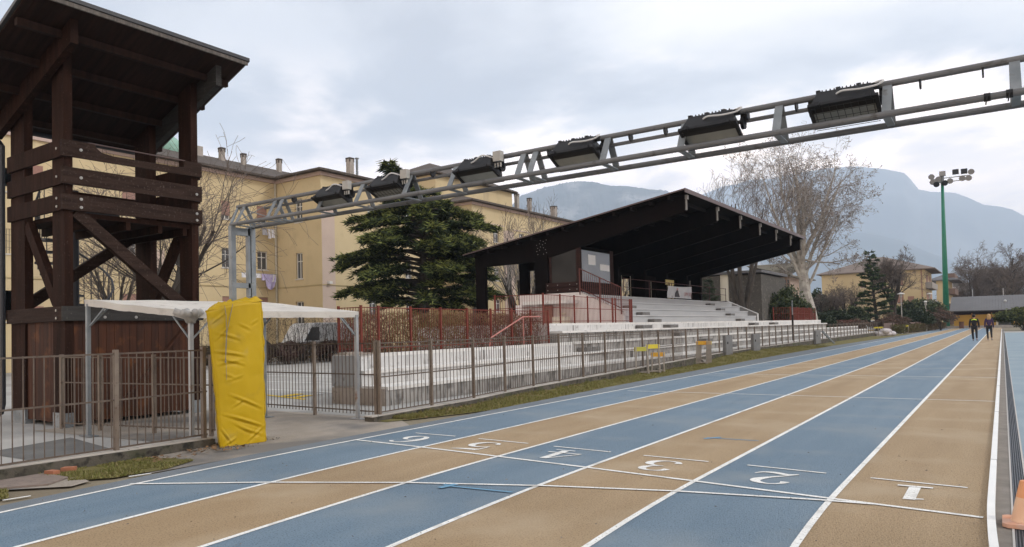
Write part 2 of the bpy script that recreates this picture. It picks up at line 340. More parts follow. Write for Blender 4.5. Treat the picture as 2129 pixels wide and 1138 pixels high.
def blades():
    mb = MB(); rng = random.Random(3)
    def blade(x, y, z, h):
        a = rng.uniform(0, PI); w = .006+.004*rng.random(); lx, ly = rng.gauss(0, h*.45), rng.gauss(0, h*.45)
        mb.m(1 if rng.random() < .35 else 0)
        mb.add([(x-w*math.cos(a), y-w*math.sin(a), z), (x+w*math.cos(a), y+w*math.sin(a), z), (x+lx, y+ly, z+h)], [(0, 1, 2)])
    n = 0
    while n < 15000:
        x, y = rng.uniform(-8.7, -7.66), rng.uniform(1.5, 4.95)
        if (inpoly(x, y, PATCH) or inpoly(x, y, PATCH2)):
            d = mnoise.noise((x*3, y*3, 1)); n += 1
            if d > -.28: blade(x, y, .004, rng.uniform(.012, .034)*(1+d))
    for i in range(34000):
        y = 9.0+rng.random()**1.8*38; t = rng.random(); xe = interp(y, EDGE); xw = interp(y, WALLX)
        if y < 10.5: xe = lerp(-8.3, xe, (y-9.0)/1.5)
        if t < .06 and rng.random() < .5: continue
        sc = 1+max(0, (y-14)/14)
        x = lerp(xe, xw, t); d = mnoise.noise((x*2, y*2, 1))
        if d > -.33: blade(x, y, .002+interp(y, BANK)*t, rng.uniform(.015, .05)*(1+d)*(1+.5*(t > .9)))
    mb.raw = True
    o = mb.build('grass', [M_blade, M_blade2]); o['kind'] = 'stuff'; o['label'] = 'short winter grass along the outer edge of the track'; o['category'] = 'grass'
blades()
# painted lines
mb = MB(); LZ = .004
def gline(pts, w, z=LZ):
    for a, b in zip(pts, pts[1:]):
        a, b = Vector((*a, z)), Vector((*b, z)); d = (b-a).normalized(); n = Vector((-d.y, d.x, 0))*(w/2)
        mb.quad(a-n, b-n, b+n, a+n)
for X in LX[1:]: gline([(X+bend(y), y) for y in YS], .05)
START = [(-7.37, 6.98), (-6.1, 6.90), (-5.12, 6.81), (-3.65, 6.66), (-2.5, 6.53), (-1.22, 6.38), (-.17, 6.27)]
gline(START, .05, .006)
gline([(-7.28, 3.85), (-6.08, 4.56), (-4.79, 5.21), (-3.52, 5.71), (-2.41, 6.05), (-1.3, 6.28), (-.9, 6.33)], .045, .008)
for (a, b) in (((-7.04, 7.83), (-6.30, 7.82)), ((-5.87, 7.78), (-5.04, 7.72)), ((-4.63, 7.67), (-3.82, 7.60)), ((-3.39, 7.56), (-2.63, 7.51)), ((-2.22, 7.50), (-1.45, 7.42)), ((-1.06, 7.38), (-.3, 7.31))): gline([a, b], .035, .006)
for y in (15.05, 21.05): gline([(-7.1, y), (-.16, y)], .05, .006)
gline([(-7.3, 109), (-.2, 109)], .12, .006); gline([(-7.3, 124), (-.2, 124)], .25, .006)
gline([(-7.70, 4.06), (-7.66, 4.28)], .04); gline([(-7.66, 2.88), (-7.63, 3.10)], .04)
gline([(.2, 83.7), (3, 84.6), (12, 85)], .08)
gline([(-9.4, 43), (-7.75, 43.2)], .08, .16)
# lane numerals: contrast strokes in a unit box, laid upside down for the camera
GLY = {'6': [[(.70, .84, .13), (.62, .96, .07), (.46, .985, .05), (.30, .88, .10), (.17, .65, .17), (.13, .38, .18), (.20, .13, .14), (.38, .015, .05), (.55, .06, .12), (.66, .24, .17), (.62, .44, .14), (.47, .55, .06), (.32, .50, .04), (.22, .38, .04)]],
       '5': [[(.14, .92, .14), (.36, .93, .13), (.60, .96, .09), (.80, 1.02, .02)], [(.12, .95, .05), (.10, .5, .05)], [(.10, .50, .05), (.22, .60, .05), (.42, .62, .09), (.60, .50, .17), (.64, .28, .18), (.52, .08, .12), (.34, .01, .05), (.14, .06, .08), (.10, .20, .13)]],
       '4': [[(.52, 1.0, .16), (.52, .04, .17)], [(.47, 1.0, .05), (.04, .33, .05)], [(.01, .30, .06), (.80, .30, .06)], [(.30, .02, .05), (.76, .02, .05)]],
       '3': [[(.10, .78, .15), (.16, .93, .08), (.34, 1.0, .05), (.52, .92, .13), (.56, .75, .15), (.44, .58, .06), (.28, .53, .04), (.46, .50, .06), (.62, .34, .17), (.58, .13, .15), (.38, .01, .05), (.16, .06, .09), (.10, .21, .15)]],
       '2': [[(.12, .74, .16), (.16, .90, .07), (.34, 1.0, .05), (.54, .90, .14), (.58, .72, .17), (.44, .48, .09), (.20, .22, .05), (.06, .04, .05)], [(.06, .06, .05), (.22, .15, .11), (.44, .06, .13), (.64, .08, .07), (.74, .24, .03)]],
       '1': [[(.40, 1.0, .16), (.40, .03, .16)], [(.22, .90, .05), (.42, .97, .09)], [(.16, .03, .085), (.64, .03, .085)]]}
def ribbon(path, cx, y0, sx, sy, z):
    pts = []
    for i in range(len(path)-1):
        p0 = path[max(i-1, 0)]; p1 = path[i]; p2 = path[i+1]; p3 = path[min(i+2, len(path)-1)]
        for k in range(5):
            t = k/5; pts.append([.5*((2*b)+(-a+c)*t+(2*a-5*b+4*c-d)*t*t+(-a+3*b-3*c+d)*t**3) if len(path) > 2 else lerp(b, c, t) for a, b, c, d in zip(p0, p1, p2, p3)])
    pts.append(list(path[-1]))
    L = []; R = []
    for i, (u, v, w) in enumerate(pts):
        a = pts[max(i-1, 0)]; b = pts[min(i+1, len(pts)-1)]; dx, dy = (b[0]-a[0])*sx, (b[1]-a[1])*sy; l = math.hypot(dx, dy) or 1
        nx, ny = -dy/l*w/2*sx, dx/l*w/2*sx; X, Y = cx-(u-.4)*sx, y0-v*sy
        L.append((X-nx, Y-ny, z)); R.append((X+nx, Y+ny, z))
    for i in range(len(pts)-1): mb.quad(L[i], R[i], R[i+1], L[i+1])
for ch, cx, y0 in (('6', -6.70, 7.62), ('5', -5.50, 7.56), ('4', -4.26, 7.46), ('3', -3.03, 7.36), ('2', -1.85, 7.26), ('1', -.68, 7.17)):
    for k, st in enumerate(GLY[ch]): ribbon(st, cx, y0, .56, .54, .005+.0015*k)
struct(mb.build('lane_markings', M_line))
mb = MB()
gline([(-4.42, 5.30), (-4.30, 5.27), (-3.66, 5.33)], .035, .010); gline([(-4.36, 5.16), (-4.32, 5.36)], .07, .011)
gline([(-3.2, 9.1), (-2.55, 9.12)], .03); gline([(-3.2, 9.0), (-3.05, 9.2)], .06, .006)
struct(mb.build('blue_paint_marks', M_bluepaint))
mb = MB()   # parking bay lines
for y in (12.6, 14.8, 17.): gline([(-30, y), (-12.9, y)], .1, -.004)
gline([(-14, 11.5), (-14, 30)], .1, -.003)
struct(mb.build('parking_lines', M_line))
mb = MB(); gline([(-15.6, 11.5), (-13.1, 10.9)], .12, -.002); gline([(-14.3, 11.3), (-14.5, 11.9)], .3, .001); gline([(-13.7, 11.1), (-13.9, 11.7)], .25, .001)
struct(mb.build('yellow_parking_marks', mat('yellow road paint', (.62, .42, .03), .8)))
# inner kerb rail and drain
mb = MB()
ys = [-3+.25*i for i in range(40)]+[7+2*i for i in range(51)]
for a, b in zip(ys, ys[1:]): mb.bar((-.125+bend(a), a, .026), (-.125+bend(b), b, .026), .05, .048)
k = thing('kerb_rail', 'white raised kerb rail along the inside of lane one', 'kerb', (-.125, 0, 0))
mb.build('rail', M_rail, k)
mb = MB()
for y in (4.15, 8.6, 13., 18, 23, 28, 33): mb.box(-.152+bend(y), -.098+bend(y), y, y+.012, .003, .052)
mb.build('joint', mat('grey joint', (.3, .3, .3), .8), k)
d = thing('drain_channel', 'narrow slotted drain with pale edges beside the kerb rail', 'drain', (.06, 10, 0))
mb = MB(); 
for a, b in zip(ys, ys[1:]):
    mb.box(.0, .014, a, b, -.02, .006); mb.box(.106, .122, a, b, -.02, .006)
mb.build('edge', M_ledge, d)
mb = MB(); mb.box(.014, .106, -3, 110, -.05, -.04)
for i in range(5): mb.box(.018+i*.018, .026+i*.018, -3, 110, -.02, .002)
y = -3
while y < 30: mb.box(.014, .106, y, y+.006, -.02, .0015); y += .03 if y < 12 else .06
mb.build('grating', M_grate, d)

# ------------------------------------------------------------------ low walls and fences
def wall_run(name, label, pts, w, zt, mats=(M_kerbwall, M_kerbtop), zb=-.15):
    t = thing(name, label, 'wall', (pts[0][0], pts[0][1], 0)); a = MB(); b = MB()
    for i in range(len(pts)-1):
        (x0, y0, z0), (x1, y1, z1) = pts[i], pts[i+1]
        a.prism([(x0, y0, zb), (x0, y0, z0), (x0-w, y0, z0), (x0-w, y0, zb)], (x1-x0, y1-y0, 0)) if abs(z1-z0) < 1e-4 else a.add(
            [(x0, y0, zb), (x0, y0, z0), (x0-w, y0, z0), (x0-w, y0, zb), (x1, y1, zb), (x1, y1, z1), (x1-w, y1, z1), (x1-w, y1, zb)], [(0, 1, 2, 3), (4, 7, 6, 5), (0, 4, 5, 1), (1, 5, 6, 2), (2, 6, 7, 3)])
        e = .015
        b.add([(x0-.05, y0, z0-.01), (x0-.05, y0, z0+.018), (x0-w-e, y0, z0+.018), (x0-w-e, y0, z0-.01), (x1-.05, y1, z1-.01), (x1-.05, y1, z1+.018), (x1-w-e, y1, z1+.018), (x1-w-e, y1, z1-.01)], [(0, 1, 2, 3), (4, 7, 6, 5), (0, 4, 5, 1), (1, 5, 6, 2), (2, 6, 7, 3), (0, 3, 7, 4)])
    a.build('base', mats[0], t); b.build('coping', mats[1], t); return t
wall_run('low_wall', 'mossy low concrete wall under the fence beside the wooden tower', [(-8.72, -3, .12), (-8.72, 3.3, .12), (-8.74, 4.4, .11), (-8.80, 5.8, .09)], .24, 0)
ZB = [(8.7, .085), (10.2, .1), (14.2, .13), (16.7, .145), (20.8, .20), (27.8, .29), (35, .34), (49, .37), (80, .38)]
wp = [(interp(y, WALLX), y, interp(y, ZB)-.018) for y in (8.55, 10.2, 11.2, 12.7, 14.2, 16.4, 20, 23, 25.4, 28, 30.6, 35.3, 36.0)]
wall_run('low_wall', 'long stained low wall in front of the white terraces', wp, .22, 0)
wp = [(interp(y, WALLX)-.05, y, interp(y, ZB)-.04) for y in (36.2, 40, 48, 60, 70, 79)]
wall_run('low_wall', 'far low wall past the step by the grey cabinets', wp, .22, 0)

def fence(name, label, pts, zt, zb, posts, rails, bar_step, M_b=M_fence, M_p=M_fpost, pr=.022, br=.0048, rr=.010, bars_to=1e9, group=None, cat='fence', post_round=False, curved=False):
    """pts: plan polyline; zt, zb: height functions of run length; posts: run lengths of posts"""
    P = [Vector((*p, 0)) for p in pts]; S = [0]
    for a, b in zip(P, P[1:]): S.append(S[-1]+(b-a).length)
    def at(s):
        for i in range(len(P)-1):
            if s <= S[i+1]+1e-6: return P[i].lerp(P[i+1], (s-S[i])/(S[i+1]-S[i])), (P[i+1]-P[i]).normalized()
        return P[-1], (P[-1]-P[-2]).normalized()
    t = thing(name, label, cat, (P[0].x, P[0].y, zb(0)), group)
    for s in posts:
        p, d = at(s); mb = MB()
        n = Vector((-d.y, d.x, 0)); q = [p+d*a*pr+n*b*pr*1.2 for a, b in ((-1, -1), (1, -1), (1, 1), (-1, 1))]
        mb.prism([(v.x, v.y, zb(s)-.06) for v in q], (0, 0, zt(s)+.03-zb(s)+.06))
        mb.build('post', M_p, t)
    st = sorted(set([i*.5 for i in range(int(S[-1]/.5)+1)]+S))
    for fr in rails:
        mb = MB()
        for a, b in zip(st, st[1:]):
            pa, pb = at(a)[0], at(b)[0]; za, zb_ = lerp(zb(a), zt(a), fr), lerp(zb(b), zt(b), fr)
            mb.bar((pa.x, pa.y, za), (pb.x, pb.y, zb_), rr*2, rr*2)
        mb.build('rail', M_b, t)
    if bar_step:
        mb = MB(); s = bar_step/2
        while s < min(S[-1], bars_to):
            p, d = at(s); mb.bar((p.x, p.y, zb(s)+.015), (p.x, p.y, zt(s)-.005), br*2, br*2); s += bar_step
        mb.build('bars', M_b, t)
    return t
fence('metal_fence', 'brown bar fence on the mossy wall at the lower left', [(-8.84, -2.2), (-8.84, 3.3), (-8.85, 4.52), (-8.9, 5.75)], lambda s: 1.30, lambda s: .13, [.1, 2.3, 4.5, 6.72, 7.9], (.02, .51, .985), .105, pr=.024)
fence('metal_fence', 'brown bar fence running from the tower corner behind the canopy legs', [(-12.95, 5.70), (-9.55, 6.30)], lambda s: onY(141, 726, 5.7).z-.0*s if s < 0 else lerp(1.20, 1.17, s/3.4), lambda s: .07, [.05, .98, 2.2, 3.38], (.03, .62, .985), .085, pr=.022)
fence('metal_gate', 'brown bar gate between the yellow pad and the terrace end wall', [(-12.05, 8.95), (-8.76, 8.80)], lambda s: 1.30, lambda s: .055, [.03, 1.65, 3.27], (.06, .56, .985), .095, cat='gate')
fx = [(interp(y, WALLX)-.13, y) for y in (8.8, 10.2, 11.2, 12.7, 14.2, 16.4, 20, 23, 25.4, 28, 30.6, 35.3, 40, 48, 60, 78)]
fence('metal_fence', 'long brown fence on the low wall in front of the terraces', fx, lambda s: 1.30-.012*min(s, 20)/20, lambda s: interp(8.8+s, ZB)+.01, [1.36*i+.02 for i in range(51)], (.02, .51, .93, .985), .105, bars_to=16, pr=.021)
# red fences
fence('red_fence', 'red bar fence in front of the brown hedge behind the low terrace', [(-12.75, 11.6), (-12.0, 11.6), (-12.0, 19.75)], lambda s: 2.07-.005*s, lambda s: .06, [.02, .75, 1.3, 2.4, 3.55, 4.65, 5.75, 6.8, 7.85, 8.88], (.03, .52, .99), .09, M_red, M_red, pr=.022, br=.005, rr=.010)
fence('red_fence', 'red bar fence on the white platform below the press box', [(-14.6, 20.45), (-12.62, 20.45), (-12.62, 27.4)], lambda s: lerp(2.64, 2.56, s/9), lambda s: 1.63, [.02, 1.98, 3.1, 4.1, 5.1, 6.1, 7.15, 7.4, 8.75, 8.92], (.08, .55, .985), .1, M_red, M_red, pr=.022, br=.0045, rr=.010)
fence('red_fence', 'red bar fence at the far end of the terrace by the plane tree', [(-14.0, 55), (-12.75, 55.2), (-12.75, 63.5)], lambda s: 2.6, lambda s: 1.63, [.02, 1.2, 3.2, 5.2, 7.2, 9.1], (.08, .55, .985), .13, M_red, M_red, pr=.035, br=.01)
mb = MB()
p = [(-11.85, 16.3, 1.0), (-11.85, 16.4, 1.25), (-11.85, 18.05, 1.83), (-11.85, 19.0, 1.84)]
mb.tube(p, .022, 8); mb.tube([(-11.85, 18.05, 1.83), (-11.85, 18.05, .9)], .02, 6)
tag(mb.build('stair_handrail', M_redp), 'faded pink tubular handrail sloping up beside the red fence', 'handrail')
# ------------------------------------------------------------------ wooden watch tower
T = thing('watch_tower', 'dark wooden judges tower with open balcony and sloping roof at the left', 'tower', (-14, 7, 0))
def zu(X): return 6.72+.385*(X+12.45)
for (x0, x1, y0, y1, xm) in ((-13.45, -13.03, 5.82, 5.96, -13.2), (-13.45, -13.03, 8.14, 8.28, -13.2), (-15.08, -14.52, 5.82, 5.96, -14.8), (-15.08, -14.52, 8.14, 8.28, -14.8)):
    p = MB(); z1 = zu(x0)-.03; z2 = zu(x1)-.03
    p.add([(x0, y0, -.02), (x1, y0, -.02), (x1, y1, -.02), (x0, y1, -.02), (x0, y0, z1), (x1, y0, z2), (x1, y1, z2), (x0, y1, z1)], [(0, 3, 2, 1), (4, 5, 6, 7), (0, 1, 5, 4), (1, 2, 6, 5), (2, 3, 7, 6), (3, 0, 4, 7)])
    p.build('post', M_wood, T)
    b = MB(); b.box(x0-.008, x1+.008, y0-.008, y1+.008, -.02, .24); b.build('base_plate', M_galv, T)
def board(name, pts, ext, mm=M_woodh): b = MB(); b.prism(pts, ext); return b.build(name, mm, T)
for i, (z0, z1) in enumerate(((3.67, 3.94), (4.11, 4.40))):
    board('balcony_board', [(-13.028, 5.765, z0), (-13.028, 8.335, z0+.02), (-13.028, 8.335, z1+.02), (-13.028, 5.765, z1)], (.05, 0, 0))
prof = [(5.765, 4.58), (8.335, 4.61), (8.335, 4.89), (7.98, 4.885), (7.96, 4.76), (7.8, 4.735), (6.62, 4.715), (6.42, 4.74), (6.34, 4.80), (6.30, 4.868), (5.765, 4.86)]
board('balcony_board', [(-13.028, y, z) for y, z in prof], (.05, 0, 0))
b = MB(); b.tube([(-13.0, 6.2, 4.87), (-13.0, 8.0, 4.885)], .012, 6); b.build('guard_rod', M_roofed, T)
for z0, z1 in ((3.66, 3.94), (4.10, 4.40), (4.57, 4.86)):
    board('balcony_board', [(-15.10, 5.815, z0), (-13.03, 5.815, z0), (-13.03, 5.815, z1), (-15.10, 5.815, z1)], (0, -.05, 0), M_wood)
    board('balcony_board', [(-15.10, 8.285, z0), (-13.03, 8.285, z0), (-13.03, 8.285, z1), (-15.10, 8.285, z1)], (0, .05, 0), M_wood)
    board('balcony_board', [(-15.085, 6.9, z0), (-15.085, 8.335, z0), (-15.085, 8.335, z1), (-15.085, 6.9, z1)], (-.05, 0, 0), M_wood)
board('ring_beam', [(-13.028, 5.765, 1.79), (-13.028, 8.335, 1.79), (-13.028, 8.335, 2.04), (-13.028, 5.765, 2.04)], (.05, 0, 0), M_woodg)
board('ring_beam', [(-15.10, 5.815, 1.79), (-13.03, 5.815, 1.79), (-13.03, 5.815, 2.04), (-15.10, 5.815, 2.04)], (0, -.05, 0), M_woodh)
board('ring_beam', [(-15.10, 8.285, 1.79), (-13.03, 8.285, 1.79), (-13.03, 8.285, 2.04), (-15.10, 8.285, 2.04)], (0, .05, 0), M_woodh)
board('ring_beam', [(-15.085, 5.765, 1.79), (-15.085, 8.335, 1.79), (-15.085, 8.335, 2.04), (-15.085, 5.765, 2.04)], (-.05, 0, 0), M_woodh)
def planks(name, a, b, z0, z1, nrm, w=.135, skip=()):
    mb = MB(); a, b = Vector((*a, 0)), Vector((*b, 0)); d = (b-a).normalized(); n = int((b-a).length/w); L = (b-a).length/n; r = random.Random(5)
    for i in range(n):
        p = a+d*(i*L+.003); q = a+d*((i+1)*L-.003); o = Vector((*nrm, 0))*(.004*r.random()); th = Vector((*nrm, 0))*-.03
        if i in skip: continue
        mb.prism([p+o+Vector((0, 0, z0+.02*r.random())), q+o+Vector((0, 0, z0+.02*r.random())), q+o+Vector((0, 0, z1)), p+o+Vector((0, 0, z1))], th)
    return mb.build(name, M_clad, T)
planks('cladding', (-13.05, 5.97), (-13.05, 8.13), .06, 1.79, (1, 0))
planks('cladding', (-14.51, 5.86), (-13.46, 5.86), .06, 1.79, (0, -1))
planks('cladding', (-15.06, 5.97), (-15.06, 8.13), .06, 1.79, (-1, 0))
planks('cladding', (-14.51, 8.24), (-13.46, 8.24), .06, 1.79, (0, 1))
b = MB(); b.bar((-13.035, 6.75, .35), (-13.035, 8.05, 1.76), .03, .16, (1, 0, 0)); b.build('diagonal_board', M_clad, T)
b = MB(); b.box(-14.9, -13.1, 5.97, 8.13, .5, .6); b.box(-15.04, -13.08, 5.97, 8.13, 1.82, 1.9); b.build('lower_floor', M_wood, T)
def brace(p, q): b = MB(); b.bar(p, q, .12, .20, (0, 0, 1)); b.build('brace', M_wood if abs(p[1]-q[1]) < .1 else M_woodh, T)
brace((-13.10, 6.02, 3.66), (-13.10, 8.0, 2.06)); brace((-15.0, 6.0, 2.1), (-15.0, 8.1, 3.62))
brace((-14.5, 5.89, 3.55), (-13.42, 5.89, 2.12)); brace((-13.45, 8.2, 3.6), (-14.6, 8.2, 2.1))
b = MB(); b.box(-15.03, -13.08, 5.97, 8.13, 3.58, 3.66)
for y in (6.3, 6.9, 7.5, 8.0): b.box(-15.0, -13.1, y, y+.08, 3.44, 3.58)
b.build('balcony_floor', M_wood, T)
for Y in (5.66, 8.30):
    r = MB(); x0, x1 = -12.42, -15.35
    r.add([(x0, Y, zu(x0)), (x0, Y, zu(x0)-.40), (x1, Y, zu(x1)-.36), (x1, Y, zu(x1)), (x0, Y+.12, zu(x0)), (x0, Y+.12, zu(x0)-.40), (x1, Y+.12, zu(x1)-.36), (x1, Y+.12, zu(x1))],
          [(0, 1, 2, 3), (4, 7, 6, 5), (0, 4, 5, 1), (1, 5, 6, 2), (2, 6, 7, 3), (3, 7, 4, 0)])
    r.build('rafter', M_woodg if Y > 8 else M_wood, T)
for X in (-12.75, -13.55, -14.35, -15.15):
    r = MB(); r.box(X-.05, X+.05, 5.0, 8.76, zu(X)-.13, zu(X)-.005); r.build('purlin', M_soffit, T)
x0, x1 = -12.15, -15.5; r = MB(); r.v = []
for i in range(28):
    y0 = 4.95+i*.1375; y1 = y0+.134
    r.add([(x0, y0, zu(x0)), (x1, y0, zu(x1)), (x1, y1, zu(x1)), (x0, y1, zu(x0)), (x0, y0, zu(x0)+.03), (x1, y0, zu(x1)+.03), (x1, y1, zu(x1)+.03), (x0, y1, zu(x0)+.03)], [(0, 3, 2, 1), (4, 5, 6, 7), (0, 1, 5, 4), (1, 2, 6, 5), (2, 3, 7, 6), (3, 0, 4, 7)])
r.build('soffit', M_soffit, T)
r = MB(); e = .03
r.add([(x0+e, 4.90, zu(x0+e)+.035), (x1, 4.90, zu(x1)+.035), (x1, 8.85, zu(x1)+.035), (x0+e, 8.85, zu(x0+e)+.035), (x0+e, 4.90, zu(x0+e)+.10), (x1, 4.90, zu(x1)+.10), (x1, 8.85, zu(x1)+.10), (x0+e, 8.85, zu(x0+e)+.10)], [(0, 3, 2, 1), (4, 5, 6, 7), (0, 1, 5, 4), (1, 2, 6, 5), (2, 3, 7, 6), (3, 0, 4, 7)])
r.build('roof', M_roofdk, T)
r = MB(); r.box(x0-.02, x0+.012, 4.93, 8.82, zu(x0)-.035, zu(x0)+.034); r.build('fascia', mat('pale weathered fascia', (.13, .115, .10), .85, (.07, .06, .055), 4, stretch=(1, 6, 1)), T)
r = MB(); r.tube([(-15.55, 4.9, zu(-15.5)), (-15.55, 8.85, zu(-15.5))], .07, 8); r.build('gutter', M_blackpipe, T)
r = MB(); r.tube([(-15.5, 5.7, zu(-15.5)-.03), (-15.42, 5.72, 5.25), (-15.24, 5.74, 5.1), (-15.24, 5.74, .32), (-15.22, 5.70, .17), (-15.14, 5.58, .12)], .05, 10); r.build('downpipe', M_blackpipe, T)
for (Y, Z) in ((6.07, 3.87), (6.07, 3.73), (6.07, 4.24), (6.07, 4.72), (8.22, 3.88), (8.22, 3.75), (8.22, 4.26), (6.45, 1.97), (6.45, 1.85), (7.0, 1.97), (7.0, 1.85)):
    r = MB(); r.tube([(-12.985, Y, Z), (-12.967, Y, Z)], .026, 10); r.tube([(-12.967, Y, Z), (-12.955, Y, Z)], .012, 6); r.build('bolt', M_bolt, T)
for (X, Z) in ((-13.16, 3.87), (-13.16, 3.73), (-13.16, 4.24), (-13.16, 4.72), (-13.2, 1.97), (-13.2, 1.84)):
    r = MB(); r.tube([(X, 5.77, Z), (X, 5.752, Z)], .022, 8); r.build('bolt', M_bolt, T)
# spiral stair behind the tower
S = thing('spiral_staircase', 'dark steel spiral stair behind the wooden tower posts', 'staircase', (-16, 7.36, 0))
cx, cy = -16.0, 7.36
r = MB(); r.tube([(cx, cy, -.02), (cx, cy, 4.6)], .07, 10); r.build('column', M_blackpipe, S)
rail = []; bal = MB()
for i in range(16):
    a0 = -1.7+i*.42; a1 = a0+.46; z = .25+i*.215; r = MB(); n = 4
    vs = [(cx, cy, z)]+[(cx+.72*math.cos(lerp(a0, a1, k/n)), cy+.72*math.sin(lerp(a0, a1, k/n)), z) for k in range(n+1)]
    r.prism(vs, (0, 0, .045)); r.build('tread', M_blackpipe, S)
    px, py = cx+.70*math.cos(a0+.2), cy+.70*math.sin(a0+.2); bal.tube([(px, py, z-.1), (px, py, z+1.0)], .012, 5)
    px, py = cx+.70*math.cos(a0+.4), cy+.70*math.sin(a0+.4); bal.tube([(px, py, z+.05), (px, py, z+1.1)], .010, 5)
    rail.append((cx+.70*math.cos(a0+.2), cy+.70*math.sin(a0+.2), z+1.0))
bal.build('balusters', M_blackpipe, S); r = MB(); r.tube(rail, .024, 6); r.build('handrail', M_blackpipe, S)
# loudspeaker-like equipment on the balcony
q = thing('equipment_box', 'black equipment case standing on the tower balcony floor', 'box', (-14.2, 6.9, 3.66))
r = MB(); r.box(-14.5, -13.9, 6.35, 7.2, 3.66, 4.08); r.build('case', M_black, q); r = MB(); r.tube([(-14.2, 6.5, 4.08), (-14.2, 6.5, 4.16), (-14.2, 7.0, 4.16), (-14.2, 7.0, 4.08)], .015, 6); r.build('handle', M_black, q)

# ------------------------------------------------------------------ canopy
Cn = thing('gazebo_canopy', 'low cream canvas canopy on thin grey legs in front of the tower', 'canopy', (-10.4, 7.2, 0))
CL = [Vector((-11.55, 5.49, 2.06)), Vector((-9.82, 6.10, 1.83)), Vector((-9.14, 8.72, 1.82)), Vector((-11.0, 8.25, 2.05))]
for i, c in enumerate(CL):
    r = MB(); r.bar((c.x, c.y, 0), (c.x, c.y, c.z-.05), .055, .055); r.box(c.x-.16, c.x+.16, c.y-.07, c.y+.07, .0, .012)
    r.build('leg', mat('rusty galvanised leg', (.30, .31, .32), .5, (.36, .37, .38), 5, metal=.4, spots=(.20, .10, .05), spot_scale=5, spot_pos=(.58, .7)) if i in (1, 2) else M_galv, Cn)
    for j in (i-1, (i+1) % 4):
        d = (CL[j]-c).normalized(); r = MB(); r.bar((c.x, c.y, c.z-.42), c+d*.32+Vector((0, 0, -.07)), .022, .022); r.build('knee_brace', M_galv, Cn)
    r = MB(); r.bar(c-Vector((0, 0, .05)), CL[(i+1) % 4]-Vector((0, 0, .05)), .035, .035); r.build('frame_rail', M_galv, Cn)
r = MB(); G = 18; mid = {}
def fab(u, v):
    p = CL[0].lerp(CL[1], u).lerp(CL[3].lerp(CL[2], u), v); e = (u*(1-u)*v*(1-v))*16
    return p+Vector((0, 0, .012-.035*e+.015*mnoise.noise((u*4, v*4, 0))))+(p-sum(CL, Vector())/4)*.025
g = [[fab(i/G, j/G) for i in range(G+1)] for j in range(G+1)]
vs = [p for row in g for p in row]; r.add(vs, [(j*(G+1)+i, j*(G+1)+i+1, (j+1)*(G+1)+i+1, (j+1)*(G+1)+i) for j in range(G) for i in range(G)])
edge = [g[0][i] for i in range(G)]+[g[j][G] for j in range(G)]+[g[G][G-i] for i in range(G)]+[g[G-j][0] for j in range(G)]
n = len(edge); cc = sum(CL, Vector())/4
lo = [p+Vector((0, 0, -.10-.015*mnoise.noise((i*.7, 2, 0)))) - (p-cc)*.004 for i, p in enumerate(edge)]
r.add(edge+lo, [(i, (i+1) % n, n+(i+1) % n, n+i) for i in range(n)])
r.build('canvas', M_canvas, Cn, smooth=True)
r = MB(); c = CL[1]
for k in range(7):
    a = k*.9; r.tube([c+Vector((.18*math.cos(a)-.02, .2*math.sin(a)-.03, .0+.02*math.sin(3*a))), c+Vector((.05*math.cos(a+1), .07*math.sin(a+1), -.06)), c+Vector((.06*math.cos(a+2), .05*math.sin(a+2), -.16))], [.05, .055, .02], 7)
r.build('canvas_fold', M_canvasg, Cn, smooth=True)

# ------------------------------------------------------------------ yellow pad round the gantry legs
Pd = thing('padded_post_wrap', 'bright yellow tarpaulin crash pad tied round the gantry legs', 'crash pad', (-8.72, 6.1, 0))
def padring(t):
    lf = interp(t, [(0, 5.70), (.28, 5.66), (.6, 5.61), (.85, 5.56), (1, 5.52)]); rt = lerp(6.36, 6.33, t); zt = t
    return [Vector((-8.53, lf, 0)), Vector((-8.45, rt, 0)), Vector((-8.92, 6.56, 0)), Vector((-8.98+.03*t, lerp(5.95, 5.84, t), 0))]
CREASE = [((.10, .83), (.55, .74), .022), ((.05, .70), (.62, .62), .028), ((.12, .64), (.60, .56), .022), ((.08, .60), (.55, .60), .016), ((.10, .78), (.40, .86), .016),
          ((.25, .37), (.95, .235), .026), ((.12, .235), (.98, .105), .030), ((.1, .02), (.35, .06), .02), ((.0, .16), (.25, .02), .025), ((.3, .28), (.6, .33), .014), ((.45, .12), (.95, .05), .018), ((.55, .02), (.98, .12), .02),
          ((.3, .16), (.7, .08), .015), ((.5, .86), (.75, .80), .014), ((.75, .84), (.9, .87), .012), ((.2, .47), (.55, .49), .012), ((.05, .9), (.3, .95), .018), ((.15, .53), (.4, .48), .012)]
def pdist(u, v):
    d = 0
    for (a, b, w) in CREASE:
        ax, ay = a; bx, by = b; L2 = (bx-ax)**2+(by-ay)**2; t = max(0, min(1, ((u-ax)*(bx-ax)+(v-ay)*(by-ay))/L2)); dx = (u-ax-(bx-ax)*t)*.67; dy = (v-ay-(by-ay)*t)*1.87
        s = -dx*(by-ay)+dy*(bx-ax); q = math.hypot(dx, dy); d += w*.75*(math.exp(-(q/.017)**2)-.9*math.exp(-((q-.030)/.018)**2)*(1 if s < 0 else .3))*math.sin(PI*min(1, max(.05, t)))
    return d
NP, NH = 150, 120; r = MB(); vs = []
